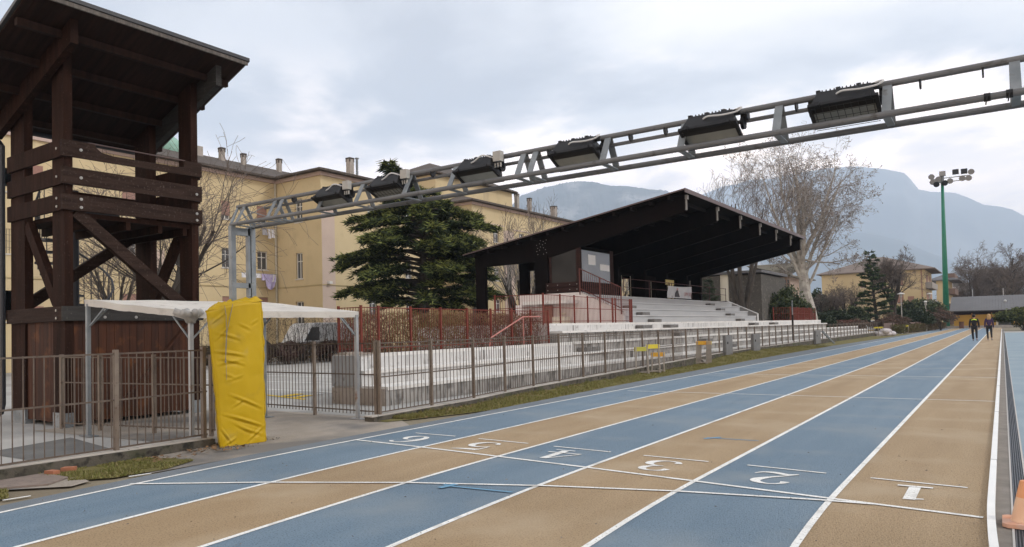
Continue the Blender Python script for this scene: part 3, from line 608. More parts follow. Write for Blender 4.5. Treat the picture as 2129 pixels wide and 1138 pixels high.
for k in range(NH+1):
    t = k/NH; Q = padring(t); per = [(Q[i+1 if i < 3 else 0]-Q[i]).length for i in range(4)]; tot = sum(per)
    ztop = [1.80, 1.945, 2.0, 1.86]; zb = [.0, .0, .01, .01]; ring = []
    fr = [60, 30, 45, 15]
    for i in range(4):
        a, b = Q[i], Q[(i+1) % 4]; nn = Vector((b.y-a.y, -(b.x-a.x), 0)).normalized()
        for j in range(fr[i]):
            u = j/fr[i]; p = a.lerp(b, u); z = lerp(lerp(zb[i], zb[(i+1) % 4], u), lerp(ztop[i], ztop[(i+1) % 4], u)+(.03*math.sin(PI*u) if i == 0 else 0), t)
            dsp = .012*mnoise.noise((p.x*3, p.y*3, z*2.2))+.006*mnoise.noise((p.x*9, p.y*9, z*7))
            rc = min(u, 1-u); dsp -= .022*math.exp(-(rc/.03)**2); dsp += .02*math.sin(PI*u)*math.sin(PI*t)
            if i == 0: dsp += pdist(u, t)*(1-math.exp(-(rc/.04)**2)*.7)
            else: dsp += .018*math.sin(z*17+2*mnoise.noise((z*3, u*3, i)))*mnoise.noise((z*4, u*2, i+3))
            if t > .985: dsp -= .02
            vs.append((p.x+nn.x*dsp, p.y+nn.y*dsp, z))
n = sum(fr); fs = [(k*n+j, k*n+(j+1) % n, (k+1)*n+(j+1) % n, (k+1)*n+j) for k in range(NH) for j in range(n)]
r.add(vs, fs); r.build('tarpaulin', M_pad, Pd, smooth=True)
r = MB(); G = 26; Q = padring(1)
vs = []
for j in range(G+1):
    for i in range(G+1):
        u, v = i/G, j/G; p = Q[0].lerp(Q[1], u).lerp(Q[3].lerp(Q[2], u), v); e = min(u, 1-u, v, 1-v); z = lerp(lerp(1.80, 1.945, u), lerp(1.86, 2.0, u), v)
        z += (.03+.06*mnoise.noise((u*5, v*5, 2))+.035*abs(mnoise.noise((u*11, v*11, 5))))*min(1, e*10)-.004
        vs.append((p.x*1+.985*0, p.y, z))
r.add(vs, [(j*(G+1)+i, j*(G+1)+i+1, (j+1)*(G+1)+i+1, (j+1)*(G+1)+i) for j in range(G) for i in range(G)])
r.build('crumpled_top', M_pad, Pd, smooth=True)
r = MB(); X = -8.475
def pf(x, y): p = onX(x, y, X+.0); return p
r.tube([pf(467, 636), pf(470, 655), pf(471, 690), pf(469, 730), pf(470, 755)], .004, 5); r.tube([pf(484, 632), pf(478, 660), pf(472, 690), pf(470, 735), pf(468, 755)], .004, 5); r.tube([pf(470, 752), pf(471, 790)], .003, 5)
r.ball(pf(469, 752), .013, 6, 4); r.ball(pf(471, 690), .010, 6, 4)
r.build('rope', M_rope, Pd)

# ------------------------------------------------------------------ lighting gantry over the track
Gt = thing('lighting_gantry', 'galvanised triangular truss gantry spanning the track on twin legs', 'gantry', (-8.8, 6.26, 0))
YF, YB, YT, ZF, ZT = 6.10, 6.42, 6.26, 3.01, 3.285; XE = 2.3
for (y, z, rr, x0) in ((YF, ZF, .026, -8.83), (YB, ZF-.01, .026, -8.80), (YT, ZT, .026, -8.90)):
    r = MB(); r.tube([(x0, y, z), (XE, y, z)], rr, 12); r.build('chord', M_galvd, Gt)
r = MB(); r.tube([(-8.35, YT+.045, ZT-.075), (-.75, YT+.045, ZT-.075)], .018, 8); r.build('conduit', M_galvd, Gt)
for x in (-8.72, -8.04, -7.89, -7.05, -6.38, -5.6, -4.93, -4.04, -3.89, -3.07, -2.3, -1.48, -.67, .14, .95, 1.75):
    for y, zz in ((YF, ZF), (YB, ZF-.01)):
        r = MB(); s = 1 if y < YT else -1
        r.bar((x, YT-.012*s, ZT-.01), (x-.0, y+.004*s, zz+.005), .065, .010, (0, 1, .3)); r.build('strut', M_galv, Gt)
    r = MB(); r.bar((x, YF, ZF-.012), (x, YB, ZF-.02), .055, .010); r.build('cross_bar', M_galv, Gt)
for x, x2 in ((-8.83, -8.72),):
    r = MB(); r.bar((-8.88, YT, ZT), (-8.83, YF, ZF), .03, .02); r.bar((-8.88, YT, ZT), (-8.80, YB, ZF), .03, .02); r.tube([(-8.83, YF, ZF), (-8.1, YT, ZT-.02)], .006, 5); r.tube([(-8.1, YB, ZF), (-8.85, YT, ZT-.02)], .006, 5); r.tube([(-8.83, YF, ZF), (-8.1, YB, ZF)], .006, 5); r.build('end_brace', M_galv, Gt)
for x in (-7.7, -6.2, -5.3, -4.4, -3.75, -2.85, -2.5, -1.75, -1.35, -1.1, -.45, -.05): clamp = MB(); clamp.tube([(x-.006, YT+.02, ZT-.035), (x+.006, YT+.02, ZT-.035)], .046, 10); clamp.build('cable_tie', M_black, Gt)
for x in (-.03, .10): clamp = MB(); clamp.tube([(x-.02, YF, ZF), (x+.02, YF, ZF)], .031, 8); clamp.bar((x, YF-.03, ZF), (x-.01, YF-.035, ZF-.06), .012, .008); clamp.build('tape_wrap', M_black, Gt)
for x in (-8.80, XE-.1):
    for y in (YF, YB):
        r = MB(); r.box(x-.035, x+.035, y-.035, y+.035, -.02, ZF-.02)
        if y == YB: r.box(x-.03, x+.03, y-.085, y-.05, -.02, ZF-.02)
        r.build('leg', M_galv, Gt)
    for z0, z1 in ((2.13, 2.20), (ZF-.14, ZF-.04)): r = MB(); r.box(x-.03, x+.03, YF, YB, z0, z1); r.build('leg_rung', M_galv, Gt)
# floodlights
def floodlight(x, label, jb, grille, first):
    F = thing('floodlight', label, 'floodlight', (x, YT, ZT), 'floodlights on the gantry')
    t = math.radians(27); e2 = Vector((0, math.cos(t), -math.sin(t))); nn = Vector((0, math.sin(t), math.cos(t))); c0 = Vector((x, 6.075, 3.175)); ex = Vector((1, 0, 0))
    def P(a, b, c): return c0+ex*a+e2*b+nn*c
    def frame(mb, A, B, z0, z1, w):
        for (a0, a1, b0, b1) in ((-A, A, 0, w), (-A, A, B-w, B), (-A, -A+w, w, B-w), (A-w, A, w, B-w)):
            mb.add([P(a0, b0, z0), P(a1, b0, z0), P(a1, b1, z0), P(a0, b1, z0), P(a0, b0, z1), P(a1, b0, z1), P(a1, b1, z1), P(a0, b1, z1)], [(0, 3, 2, 1), (4, 5, 6, 7), (0, 1, 5, 4), (1, 2, 6, 5), (2, 3, 7, 6), (3, 0, 4, 7)])
    h = MB()   # reflector housing: tapered tray with ribs on its back
    A, B = .235, .285
    lo = [P(-A, .012, .012), P(A, .012, .012), P(A, B-.012, .012), P(-A, B-.012, .012)]; hi = [P(-A+.04, .045, .165), P(A-.04, .045, .165), P(A-.04, B-.06, .175), P(-A+.04, B-.06, .175)]
    h.add(lo+hi, [(4, 5, 6, 7), (0, 1, 5, 4), (1, 2, 6, 5), (2, 3, 7, 6), (3, 0, 4, 7)])
    for k in range(12):
        a = -A+.07+k*.03; h.add([P(a, .04, .12), P(a+.008, .04, .12), P(a+.008, B-.06, .19), P(a, B-.06, .19), P(a, .04, .176), P(a+.008, .04, .176), P(a+.008, B-.06, .186), P(a, B-.06, .186)], [(0, 3, 2, 1), (4, 5, 6, 7), (0, 1, 5, 4), (1, 2, 6, 5), (2, 3, 7, 6), (3, 0, 4, 7)])
    h.bar(P(-A+.06, .10, .175), P(A+.01, .10, .175), .05, .04); h.build('housing', M_black, F)
    h = MB(); frame(h, A+.02, B, -.012, .012, .028); h.build('flange', M_black, F)
    for a in (-A+.03, A-.07): h = MB(); h.add([P(a, -.012, -.02), P(a+.04, -.012, -.02), P(a+.04, .02, -.02), P(a, .02, -.02), P(a, -.012, .016), P(a+.04, -.012, .016), P(a+.04, .02, .016), P(a, .02, .016)], [(0, 3, 2, 1), (4, 5, 6, 7), (0, 1, 5, 4), (1, 2, 6, 5), (2, 3, 7, 6), (3, 0, 4, 7)]); h.build('latch', M_black, F)
    h = MB(); h.quad(P(-A+.005, .105, 0), P(A-.005, .105, 0), P(A-.005, B-.03, 0), P(-A+.005, B-.03, 0)); h.build('glass', M_lampglass, F)
    h = MB(); h.quad(P(-A+.005, .026, 0), P(A-.005, .026, 0), P(A-.005, .105, 0), P(-A+.005, .105, 0)); h.build('painted_shade_strip', M_dark, F)  # flat dark strip paints the shade of the upper reflector interior
    if grille:
        h = MB()
        for k in range(9): a = -A+.03+k*.0525; h.bar(P(a, .02, -.016), P(a, B-.02, -.016), .004, .004)
        for k in range(5): b = .03+k*.066; h.bar(P(-A, b, -.016), P(A, b, -.016), .004, .004)
        h.build('wire_guard', M_black, F)
    for s in (-1, 1): h = MB(); h.bar(P(s*(A+.028), B*.62, .09), (x+s*(A+.028), YT+.02, ZT+.01), .012, .05, (1, 0, 0)); h.tube([P(s*(A+.012), B*.6, .10), P(s*(A+.04), B*.6, .10)], .055, 12); h.build('bracket', M_black, F)
    h = MB()
    p0 = P(-.05, .03, .10)
    pts = [p0, p0+Vector((.05, -.015, .012)), p0+Vector((.17, -.02, .0)), p0+Vector((.29, -.02, .005)), p0+Vector((.335, 0, .035)), p0+Vector((.30, .06, .055)), p0+Vector((.22, .10, .05))]
    if jb: pts = [p0, p0+Vector((.06, -.015, .01)), p0+Vector((.16, -.01, .055)), Vector((x+A-.01, YT-.07, ZT-.02))]
    sm = []
    for i in range(len(pts)-1):
        for k in range(4):
            a = pts[max(i-1, 0)]; b = pts[i]; c = pts[i+1]; d = pts[min(i+2, len(pts)-1)]; q = k/4
            sm.append(.5*((2*b)+(c-a)*q+(2*a-5*b+4*c-d)*q*q+(3*b-a-3*c+d)*q**3))
    h.tube(sm+[pts[-1]], .008, 6); h.build('cable', M_cable, F)
    if jb:
        h = MB(); h.box(x+A-.01, x+A+.085, YT-.10, YT-.035, ZT-.06, ZT+.045); h.build('junction_box', M_jbox, F)
        h = MB()
        for k in (0, 1, 2): h.tube([(x+A+.0+.035*k, YT-.07, ZT-.075), (x+A+.0+.035*k, YT-.07, ZT-.12)], .010, 6)
        h.build('cable_glands', M_jbox, F)
    for k in (-.2, -.05, .1): h = MB(); h.box(x+k-.016, x+k+.016, YT-.03, YT+.03, ZT+.02, ZT+.045); h.build('clip', M_black, F)
    return F
for x, lb, jb, g in ((-6.88, 'black floodlight nearest the gantry legs, with a beige junction box', True, False), (-5.92, 'black floodlight with a close wire grille, second from the gantry legs', True, True),
                     (-4.60, 'black floodlight with a junction box, in front of the roof of the far wing', True, False), (-3.40, 'black floodlight above the hazy blue hill, looped pale cable', False, False),
                     (-2.05, 'black floodlight above the stand roof peak with looped cable', False, False), (-.97, 'black floodlight nearest the camera, largest on the gantry', False, True)):
    floodlight(x, lb, jb, g, False)
# ------------------------------------------------------------------ white terraces (lower) and grandstand
B = thing('concrete_terrace', 'stained white stepped terrace behind the long fence', 'terrace', (-11, 45, 0))
Y0, Y1, Y2, Y3 = 10.55, 20.42, 63.6, 82.0
def tier(x0, x1, ya, yb, z, mm, zb=-.02, lip=.0, parent=B, tread=M_tread):
    r = MB(); r.box(x0, x1, ya, yb, zb, z-(.07 if lip >= 0 else .05)); r.build('tier', mm, parent)
    r = MB(); r.box(x0+abs(lip), x1, ya+(.04 if lip > 0 else 0), yb, z-(.07 if lip >= 0 else .05), z); r.build('tread_slab', tread, parent)
tier(-10.25, -10.95, Y0, Y3, .37, M_whited, lip=.02)
tier(-10.95, -11.5, Y0+.02, Y1, .68, M_white, lip=.05); tier(-10.95, -11.5, Y1, Y2, .68, M_whited, lip=.05); tier(-10.95, -11.5, Y2, Y3-4, .68, M_whited)
tier(-11.5, -11.80, Y0+.02, Y1, 1.0, M_white); tier(-11.5, -12.0, Y1, Y2, 1.0, M_whited, lip=.04); tier(-11.5, -11.8, Y2, Y3-6, 1.0, M_whited)
tier(-12.0, -12.4, Y1, Y2, 1.37, M_whited, lip=.09)
tier(-12.4, -18.2, Y1+.02, Y2, 1.63, M_white)
r = MB(); r.box(-11.79, -10.96, Y0-.025, Y0+.018, .36, .995); r.build('end_panel', M_greypanel, B)
r = MB(); r.box(-11.79, -10.26, Y0-.032, Y0-.002, -.02, .33); r.build('plinth_panel', M_beige, B)
r = MB(); r.box(-11.80, -11.45, Y0+.05, Y0+.9, 1.0, 1.03); r.box(-11.75, -11.5, Y0+.15, Y0+.6, 1.03, 1.06); r.build('broken_coping', M_beige, B)
for x, y, zr, xr in ((1331, 680, 1.37, -12.38), (1387, 677, 1.37, -12.38), (1405, 689, 1.0, -11.98), (1561, 673, 1.37, -12.38), (1603, 671, 1.37, -12.38), (1215, 716, .68, -11.48), (1460, 700, .68, -11.48), (1510, 707, .37, -10.93)):
    p = onX(x, y, xr); r = MB(); r.box(xr, xr+.35, p.y-.45, p.y+.45, zr, zr+.14); r.build('aisle_step', M_stepgrey, B)

G = thing('grandstand', 'grey seating terrace under a huge near black timber roof', 'grandstand', (-15, 37, 0))
for i, (x, z) in enumerate(((-12.9, 1.95), (-13.4, 2.26), (-13.9, 2.57), (-14.4, 2.87))):
    tier(x, -17.9 if i == 3 else x-.5, 27.2, 46.5, z, M_seatgrey, 1.63, -.035, G, mat('pale seat slab', (.40, .405, .41), .85, (.46, .46, .465), .7))
for x, y, zr, xr in ((1331, 657, 1.95, -13.38), (1355, 666, 1.63, -12.88), (1303, 643, 2.26, -13.88), (1472, 639, 2.57, -14.38), (1493, 647, 2.26, -13.88), (1513, 655, 1.95, -13.38), (1534, 664, 1.63, -12.88)):
    p = onX(x, y, xr); r = MB(); r.box(xr, xr+.3, p.y-.4, p.y+.4, zr, zr+.14); r.build('aisle_step', M_stepgrey, G)
for ya, yb, mm in ((27.0, 27.2, M_pinkwall), (46.5, 46.72, M_greypanel)):
    r = MB(); r.prism([(-12.82, ya, 1.63), (-12.82, ya, 2.06), (-14.78, ya, 2.98), (-17.9, ya, 2.98), (-17.9, ya, 1.63)], (0, yb-ya, 0)); r.build('side_wall', mm, G)
    r = MB(); r.bar((-12.79, (ya+yb)/2, 2.075), (-14.78, (ya+yb)/2, 2.995), .26, .035, (0, 0, 1)); r.box(-12.80, -12.835, ya-.02, yb+.02, 1.64, 2.06); r.build('wall_coping', M_white, G)
# kiosk recess under the press box
r = MB(); r.box(-17.0, -14.85, 25.9, 26.99, 2.50, 2.64); r.build('kiosk_lintel', M_tread, G)
r = MB(); r.box(-16.55, -16.15, 26.9, 26.97, 1.65, 2.48); r.build('kiosk_door', M_brickred, G)
r = MB(); r.box(-17.4, -17.1, 25.95, 27., 1.63, 2.5); r.build('kiosk_side', M_pinkwall, G)
r = MB(); r.box(-15.9, -15.3, 26.5, 26.98, 1.64, 1.95); r.build('kiosk_bench', M_cream, G); r = MB(); r.box(-15.85, -15.5, 26.9, 26.97, 2.05, 2.12); r.build('kiosk_shelf', M_cream, G)
# roof
def zr(X): return 6.66+.157*(X+10.08)
BY = [onX(px, 400+(px-1424)*.41, -10.05).y for px in (1433, 1491, 1539, 1580, 1614, 1644)]
BY = [27.15]+BY[1:]+[46.6]
r = MB(); xa, xb = -9.98, -20.75
def slab(mb, ya, yb, z0, z1, xa=xa, xb=xb):
    mb.add([(xa, ya, zr(xa)+z0), (xb, ya, zr(xb)+z0), (xb, yb, zr(xb)+z0), (xa, yb, zr(xa)+z0), (xa, ya, zr(xa)+z1), (xb, ya, zr(xb)+z1), (xb, yb, zr(xb)+z1), (xa, yb, zr(xa)+z1)], [(0, 3, 2, 1), (4, 5, 6, 7), (0, 1, 5, 4), (1, 2, 6, 5), (2, 3, 7, 6), (3, 0, 4, 7)])
slab(r, 26.7, 47.0, -.06, 0.0); r.build('roof_deck', M_standwood, G)
r = MB(); slab(r, 26.66, 47.04, .003, .05, -9.94, -20.8); r.build('roof', M_roofed, G)
r = MB(); r.box(-9.93, -9.90, 26.66, 47.04, zr(-9.93)-.10, zr(-9.93)+.06); r.build('eave_flashing', M_roofed, G)
for i, y in enumerate(BY):
    r = MB(); t = .22
    pr = [(-10.12, zr(-10.12)-.06), (-10.12, 5.93), (-17.1, 4.44), (-20.45, 4.42), (-20.45, zr(-20.45)-.06)]
    r.prism([(x, y, z) for x, z in pr], (0, t, 0)); r.build('roof_beam', M_standwood, G)
    r = MB(); r.box(-10.12, -10.07, y+.06, y+t-.07, 5.98, zr(-10.1)-.10); r.box(-10.12, -10.02, y+.03, y+t-.03, zr(-10.1)-.26, zr(-10.1)-.09); r.build('beam_end_cap', mat('pale beam end cap', (.27, .25, .23), .8, (.18, .165, .15), 6), G)
    r = MB(); r.box(-20.44, -19.9, y+.01, y+t-.01, -.02, 4.5); r.build('post', M_standwood, G)
    if i != 1: r = MB(); r.box(-17.12, -16.45, y-.03, y+t+.03, 1.6, 4.72); r.build('post', M_standwood, G)
for k in range(13):
    x = -10.6-k*.80; r = MB(); r.box(x-.05, x+.05, 26.72, 46.98, zr(x)-.19, zr(x)-.065); r.build('purlin', mat('grey purlin', (.010, .008, .0075), .9, spec=.1), G) if k % 1 == 0 else None
for a in range(4):
    for b_ in range(6):
        if (a*7+b_*3) % 5 == 0: continue
        r = MB(); r.tube([(-17.0+a*.15+.05*(b_ % 2), 27.152, 4.62+b_*.14+.05*(a % 2)), (-17.0+a*.15+.05*(b_ % 2), 27.135, 4.62+b_*.14+.05*(a % 2))], .016, 6); r.build('beam_bolt', M_bolt, G)
# back wall with slots of daylight
XW = -17.2; zb0, zb1 = 2.87, 4.75
slots = [(onX(a, 600, XW).y, onX(b, 600, XW).y, z0, z1) for a, b, z0, z1 in ((1293, 1311, 2.9, 4.3), (1331, 1335, 2.9, 4.15), (1350, 1353.5, 2.9, 4.1), (1377, 1397, 2.9, 4.15), (1412, 1416, 3.2, 4.25), (1418, 1434, 3.2, 4.25))]
slots = [s for s in slots if s[1] < 46.3]
r = MB(); y = 30.4
for (a, b, z0, z1) in slots:
    if a > y: r.box(XW-.1, XW, y, a, zb0, 4.44)
    r.box(XW-.1, XW, a, b, z1, 4.44); y = b
    if z0 > zb0+.05: r.box(XW-.1, XW, a, b, zb0, z0)
r.box(XW-.1, XW, y, 46.5, zb0, 4.44); r.build('back_wall', M_standwood, G)
for (a, b, z0, z1) in slots:
    
    for q in (a-.03, b): r = MB(); r.box(XW-.02, XW+.012, q, q+.03, z0, z1); r.build('opening_trim', M_cream, G)
# platform railing
r = MB()
for z in (3.35, 3.75): r.tube([(-14.75, 31.2, z), (-14.75, 46.5, z)], .018, 6)
for y in (31.2, 34.2, 37.2, 40.2, 43.3, 46.4): r.tube([(-14.75, y, 2.86), (-14.75, y, 3.78)], .02, 6)
r.build('platform_railing', mat('dark red rail', (.07, .022, .02), .6), G)
# press box
PB = G
r = MB(); r.box(-16.45, -14.85, 27.12+.06, 30.4, 2.80, 2.88); r.box(-16.4, -14.9, 27.4, 30.38, 4.95, 5.0); r.build('press_box_floor', M_standwood, G)
for (x0, x1, y0, y1) in ((-16.42, -16.3, 27.2, 27.3), (-15.05, -14.84, 27.18, 27.3), (-14.98, -14.86, 30.05, 30.4)):
    r = MB(); r.box(x0, x1, y0, y1, 2.88, 4.98); r.build('press_box_post', M_standskirt, G)
r = MB(); r.box(-16.3, -15.05, 27.21, 27.24, 3.42, 4.9); r.build('press_box_side_glass', M_plaque, G)
r = MB(); r.box(-14.90, -14.87, 27.3, 30.05, 3.46, 4.83); r.build('press_box_front_glass', M_film, G)
for k, (y0, y1, z0, z1) in enumerate(((27.95, 28.62, 4.22, 4.66), (29.05, 29.98, 4.02, 4.3))): r = MB(); r.box(-14.868, -14.862, y0, y1, z0, z1); r.build('notice_paper', M_paper, G)
r = MB(); r.box(-16.4, -16.3, 27.3, 30.3, 2.88, 4.95); r.box(-16.3, -14.95, 30.3, 30.38, 2.88, 4.95); r.build('press_box_rear', M_dark, G)
r = MB()
for z in (2.80, 3.02, 3.24): r.box(-16.5, -14.72, 27.02, 27.08, z, z+.205); r.box(-14.78, -14.72, 27.08, 30.5, z, z+.205)
r.build('press_box_skirt', M_standskirt, G)
for x in (-16.4, -15.9, -15.3, -14.95, -14.8):
    for z in (2.9, 3.12, 3.34): r = MB(); r.tube([(x, 27.02, z), (x, 27.0, z)], .018, 6); r.build('skirt_bolt', M_bolt, G)
r = MB(); rg = random.Random(9); sl = (2.98-2.06)/(14.78-12.82)
for z in (.15, 1.0): r.tube([(-14.75, 26.9, 2.98+z), (-12.85, 26.9, 2.08+z)], .02, 6)
for k in range(20): x = -14.72+k*.098; zz = 2.06+(-12.82-x)*sl; r.tube([(x, 26.9, zz+.02), (x, 26.9, zz+1.0)], .009, 4)
for x in (-14.75, -13.8, -12.85): zz = 2.06+(-12.82-x)*sl; r.tube([(x, 26.9, zz-.1), (x, 26.9, zz+1.02)], .026, 6)
tag(r.build('stair_balustrade', mat('dark red steel', (.10, .028, .022), .6)), 'dark red sloping balustrade beside the press box', 'railing')
r = MB()
for k in range(6): x = -16.9+k*.3
# banner on the platform railing
pts = [onX(1388, 594.5, -14.70), onX(1438, 597, -14.70), onX(1438, 622, -14.70), onX(1386, 619, -14.70)]
Bn = thing('event_banner', 'crumpled white banner with a dark figure hung on the stand railing', 'banner', pts[3]); r = MB(); n = 14; vs = []
def bp(u, v, dx=0):
    p = pts[0].lerp(pts[1], u).lerp(pts[3].lerp(pts[2], u), v); return p+Vector((dx+.03*math.sin(u*9+v*3)+.02*math.sin(v*8+u*17), 0, -.03*math.sin(PI*u)*(1-v)))
for j in range(9):
    for i in range(n+1): vs.append(bp(i/n, j/8))
r.add(vs, [(j*(n+1)+i, j*(n+1)+i+1, (j+1)*(n+1)+i+1, (j+1)*(n+1)+i) for j in range(8) for i in range(n)]); r.build('sheet', M_banner, Bn, smooth=True)
r = MB(); r.add([bp(u, v, .02) for u, v in ((.36, .30), (.42, .28), (.46, .55), (.48, .9), (.31, .9), (.33, .55))], [tuple(range(6))]); r.build('printed_figure', M_bprint, Bn)
r = MB(); r.add([bp(u, v, .022) for u, v in ((.36, .12), (.42, .12), (.44, .30), (.35, .31))], [(0, 1, 2, 3)]); r.build('printed_head', M_bpink, Bn)
def text(name, body, p, ex, ez, size, mm, parent, off):
    cu = bpy.data.curves.new(name, 'FONT'); cu.body = body; cu.size = size; cu.align_x = 'CENTER'; cu.align_y = 'CENTER'; cu.extrude = .002
    to = bpy.data.objects.new(name, cu); COL.objects.link(to); dg = bpy.context.evaluated_depsgraph_get(); me = bpy.data.meshes.new_from_object(to.evaluated_get(dg)); bpy.data.objects.remove(to)
    ex, ez = Vector(ex).normalized(), Vector(ez).normalized(); ny = ez.cross(ex)
    M = Matrix((ex, ez, ex.cross(ez))).transposed(); wl = world_loc(parent) if parent else Vector()
    for v in me.vertices: v.co = M @ v.co+Vector(p)+Vector(off)-wl
    me.materials.append(mm); o = bpy.data.objects.new(name, me); COL.objects.link(o); o.parent = parent; return o
text('lettering', 'OPM 30!', bp(.78, .66), pts[1]-pts[0], (0, 0, 1), .30, M_bpink, Bn, (.06, 0, 0))
# things on the platform
def simple(name, label, cat, boxes, group=None, part='body'):
    t = thing(name, label, cat, (boxes[0][0], boxes[0][2], boxes[0][4]), group)
    return t
Yb = onX(1386, 600, -15.4).y
t = thing('folding_sign', 'yellow and cream folded sign stand beside the white banner', 'sign', (-15.2, Yb, 2.87))
r = MB(); r.bar((-15.2, Yb-.5, 2.87), (-15.2, Yb-.25, 3.85), .04, .04); r.bar((-15.2, Yb+.1, 2.87), (-15.2, Yb-.1, 3.85), .04, .04); r.bar((-15.0, Yb-.6, 3.6), (-15.0, Yb+.4, 2.87), .03, .03); r.build('legs', M_standskirt, t)
r = MB(); r.box(-15.25, -15.2, Yb-.55, Yb+.6, 3.72, 4.0); r.box(-15.25, -15.2, Yb-.3, Yb+.5, 2.95, 3.7); r.build('board', mat('pale yellow board', (.60, .50, .25), .7, (.52, .40, .12), 3), t)

# ------------------------------------------------------------------ cabinets, post, hurdles on the verge
for x0, x1, yt, yb, X, lb in ((1508, 1524, 698, 737, -9.42, 'grey metal cabinet on the fence, nearest of three'), (1566, 1581, 695, 729, -9.47, 'grey metal cabinet on the fence, second of three'), (1695, 1707, 688, 714, -9.63, 'grey metal cabinet on the fence, farthest of three')):
    a, b = onX(x0, yt, X), onX(x1, yb, X); t = thing('metal_cabinet', lb, 'cabinet', (X, a.y, b.z), 'grey cabinets on the long fence')
    r = MB(); r.box(X-.12, X, a.y, b.y, b.z, a.z); r.build('case', M_greybox, t)
    r = MB(); r.box(X, X+.012, a.y+.04, b.y-.04, b.z+.05, a.z-.05); r.build('door', M_greybox, t)
    r = MB(); r.tube([(X+.01, lerp(a.y, b.y, .25), lerp(b.z, a.z, .62)), (X+.03, lerp(a.y, b.y, .25), lerp(b.z, a.z, .62))], .05, 8); r.build('lock', M_dark, t)
t = thing('lamp_post', 'thin grey steel post standing on the white terrace', 'post', (-10.6, 46, .37)); p = onX(1647, 640, -10.6)
r = MB(); r.tube([(-10.6, p.y, .37), (-10.6, p.y, onX(1647, 625, -10.6).z)], .035, 8); r.build('pole', M_galv, t); r = MB(); r.tube([(-10.6, p.y, .37), (-10.6, p.y, onX(1647, 655, -10.6).z)], .06, 8); r.build('sleeve', M_dark, t)
M_hleg = mat('tarnished hurdle steel', (.25, .225, .195), .6, (.32, .29, .255), 9, spec=.25)
def hurdle(label, loc, rz, tilt, mm, h=.86):
    t = thing('hurdle', label, 'hurdle', loc, 'hurdles left on the verge'); t.rotation_euler = (tilt, 0, rz)
    def part(n, f, m_): r = MB(); f(r); o = r.build(n, m_, None, (0, 0, 0)); o.parent = t; return o
    for s in (-1, 1):
        part('upright', lambda r: r.bar((s*.20, 0, .02), (s*.18, 0, h), .045, .04), M_hleg); part('foot', lambda r: r.bar((s*.20, -.03, .02), (s*.20, .8, .02), .05, .04), M_hleg)
    part('base_bar', lambda r: r.bar((-.2, .02, .05), (.2, .02, .05), .03, .03), M_hleg)
    part('top_board', lambda r: r.prism([(-.22, -.012, h-.13), (.22, -.012, h-.13), (.22, -.012, h+.0), (-.22, -.012, h+.0)], (0, .025, 0)), mm); return t
p = gnd(1362, 778); hurdle('yellow topped hurdle standing on the grass by the fence', (-9.0, 21.0, .01), .75, 0, M_ylw, .88)
hurdle('hurdle with a faded yellow board, leaning behind the yellow one', (-9.15, 20.5, .01), .8, -.06, mat('olive yellow board', (.40, .38, .06), .6), .82)
hurdle('low hurdle with an orange board between two yellow ones', (-8.98, 21.3, .01), .7, .05, M_org, .62)
for k in range(4): hurdle(['orange hurdle, front of the tilted stack by the fence', 'orange hurdle, second in the tilted stack', 'orange hurdle, third in the tilted stack', 'yellow hurdle at the back of the tilted stack'][k], (-9.22, 25.9+k*.16, .02), .65, .20-.03*k, M_org if k < 3 else M_ylw, .86-.01*k)
for k in range(3): hurdle(['yellow hurdle far along the verge by the white bags', 'yellow hurdle leaning far along the verge', 'yellow hurdle beside the low far hedge'][k], ((-9.4, 72, .03), (-9.2, 73.2, .03), (-8.6, 88, .03))[k], .3*k, .1*k, M_ylw)
t = thing('steel_frame', 'tilted bare steel frame leaning on the verge by the far cabinet', 'frame', (-9.3, 50, 0))
for d in (0, .35): r = MB(); r.bar((-9.55, 49.2+d, .85), (-9.2, 51.0+d, .03), .06, .05); r.build('bar', M_galv, t)
r = MB(); r.bar((-9.4, 50, .48), (-9.4, 50.35, .48), .04, .04); r.build('cross_bar', M_galv, t)
t = thing('bag_pile', 'heap of pale wrapped bags at the end of the far terrace', 'bags', (-9.3, 75, 0)); rg = random.Random(2)
for k in range(7): r = MB(); r.ball((-9.5+rg.random()*.8, 74.2+rg.random()*2.5, .2+.25*(k > 3)), .45, 9, 6, 1, 1.2, .6); r.build('bag', mat('pale sacking', (.50, .47, .47), .9, (.36, .33, .34), 5), t, smooth=True)
# bricks, leaves, cover
for k, (x, y, a) in enumerate(((-8.55, 3.68, .3), (-8.60, 3.87, .9))):
    r = MB(); c, s = math.cos(a), math.sin(a)
    r.prism([(x+c*u-s*v, y+s*u+c*v, .005) for u, v in ((-.07, -.035), (.06, -.04), (.075, .03), (-.05, .045))], (.005, 0, .055)); tag(r.build('broken_brick', M_brick), ('broken orange brick at the foot of the mossy wall', 'broken pinkish brick beside the grass patch')[k], 'brick')
r = MB(); r.prism([(-8.68, 3.02, .007), (-8.68, 3.66, .007), (-8.18, 3.68, .007), (-7.98, 3.40, .007), (-8.22, 3.08, .007)], (0, 0, .018)); tag(r.build('concrete_cover', M_manh), 'cracked brown concrete cover slab in front of the mossy wall', 'cover slab')
r = MB(); rg = random.Random(12)
for k in range(420):
    y = rg.choice([rg.uniform(8.9, 30), rg.uniform(8.9, 14), rg.uniform(4.6, 5.9)]); x = interp(y, WALLX)+rg.random()**2*.5+.02 if y > 8.6 else -8.68+rg.random()*.5; a = rg.random()*6.3; s_ = rg.uniform(.018, .045); z = .012+interp(y, BANK)*.9
    d = Vector((math.cos(a), math.sin(a), rg.uniform(-.2, .5)))*s_; e = Vector((-math.sin(a), math.cos(a), rg.uniform(-.2, .5)))*s_*.6; c = Vector((x, y, z+.012))
    r.add([c-d, c+e, c+d, c-e], [(0, 1, 2, 3)])
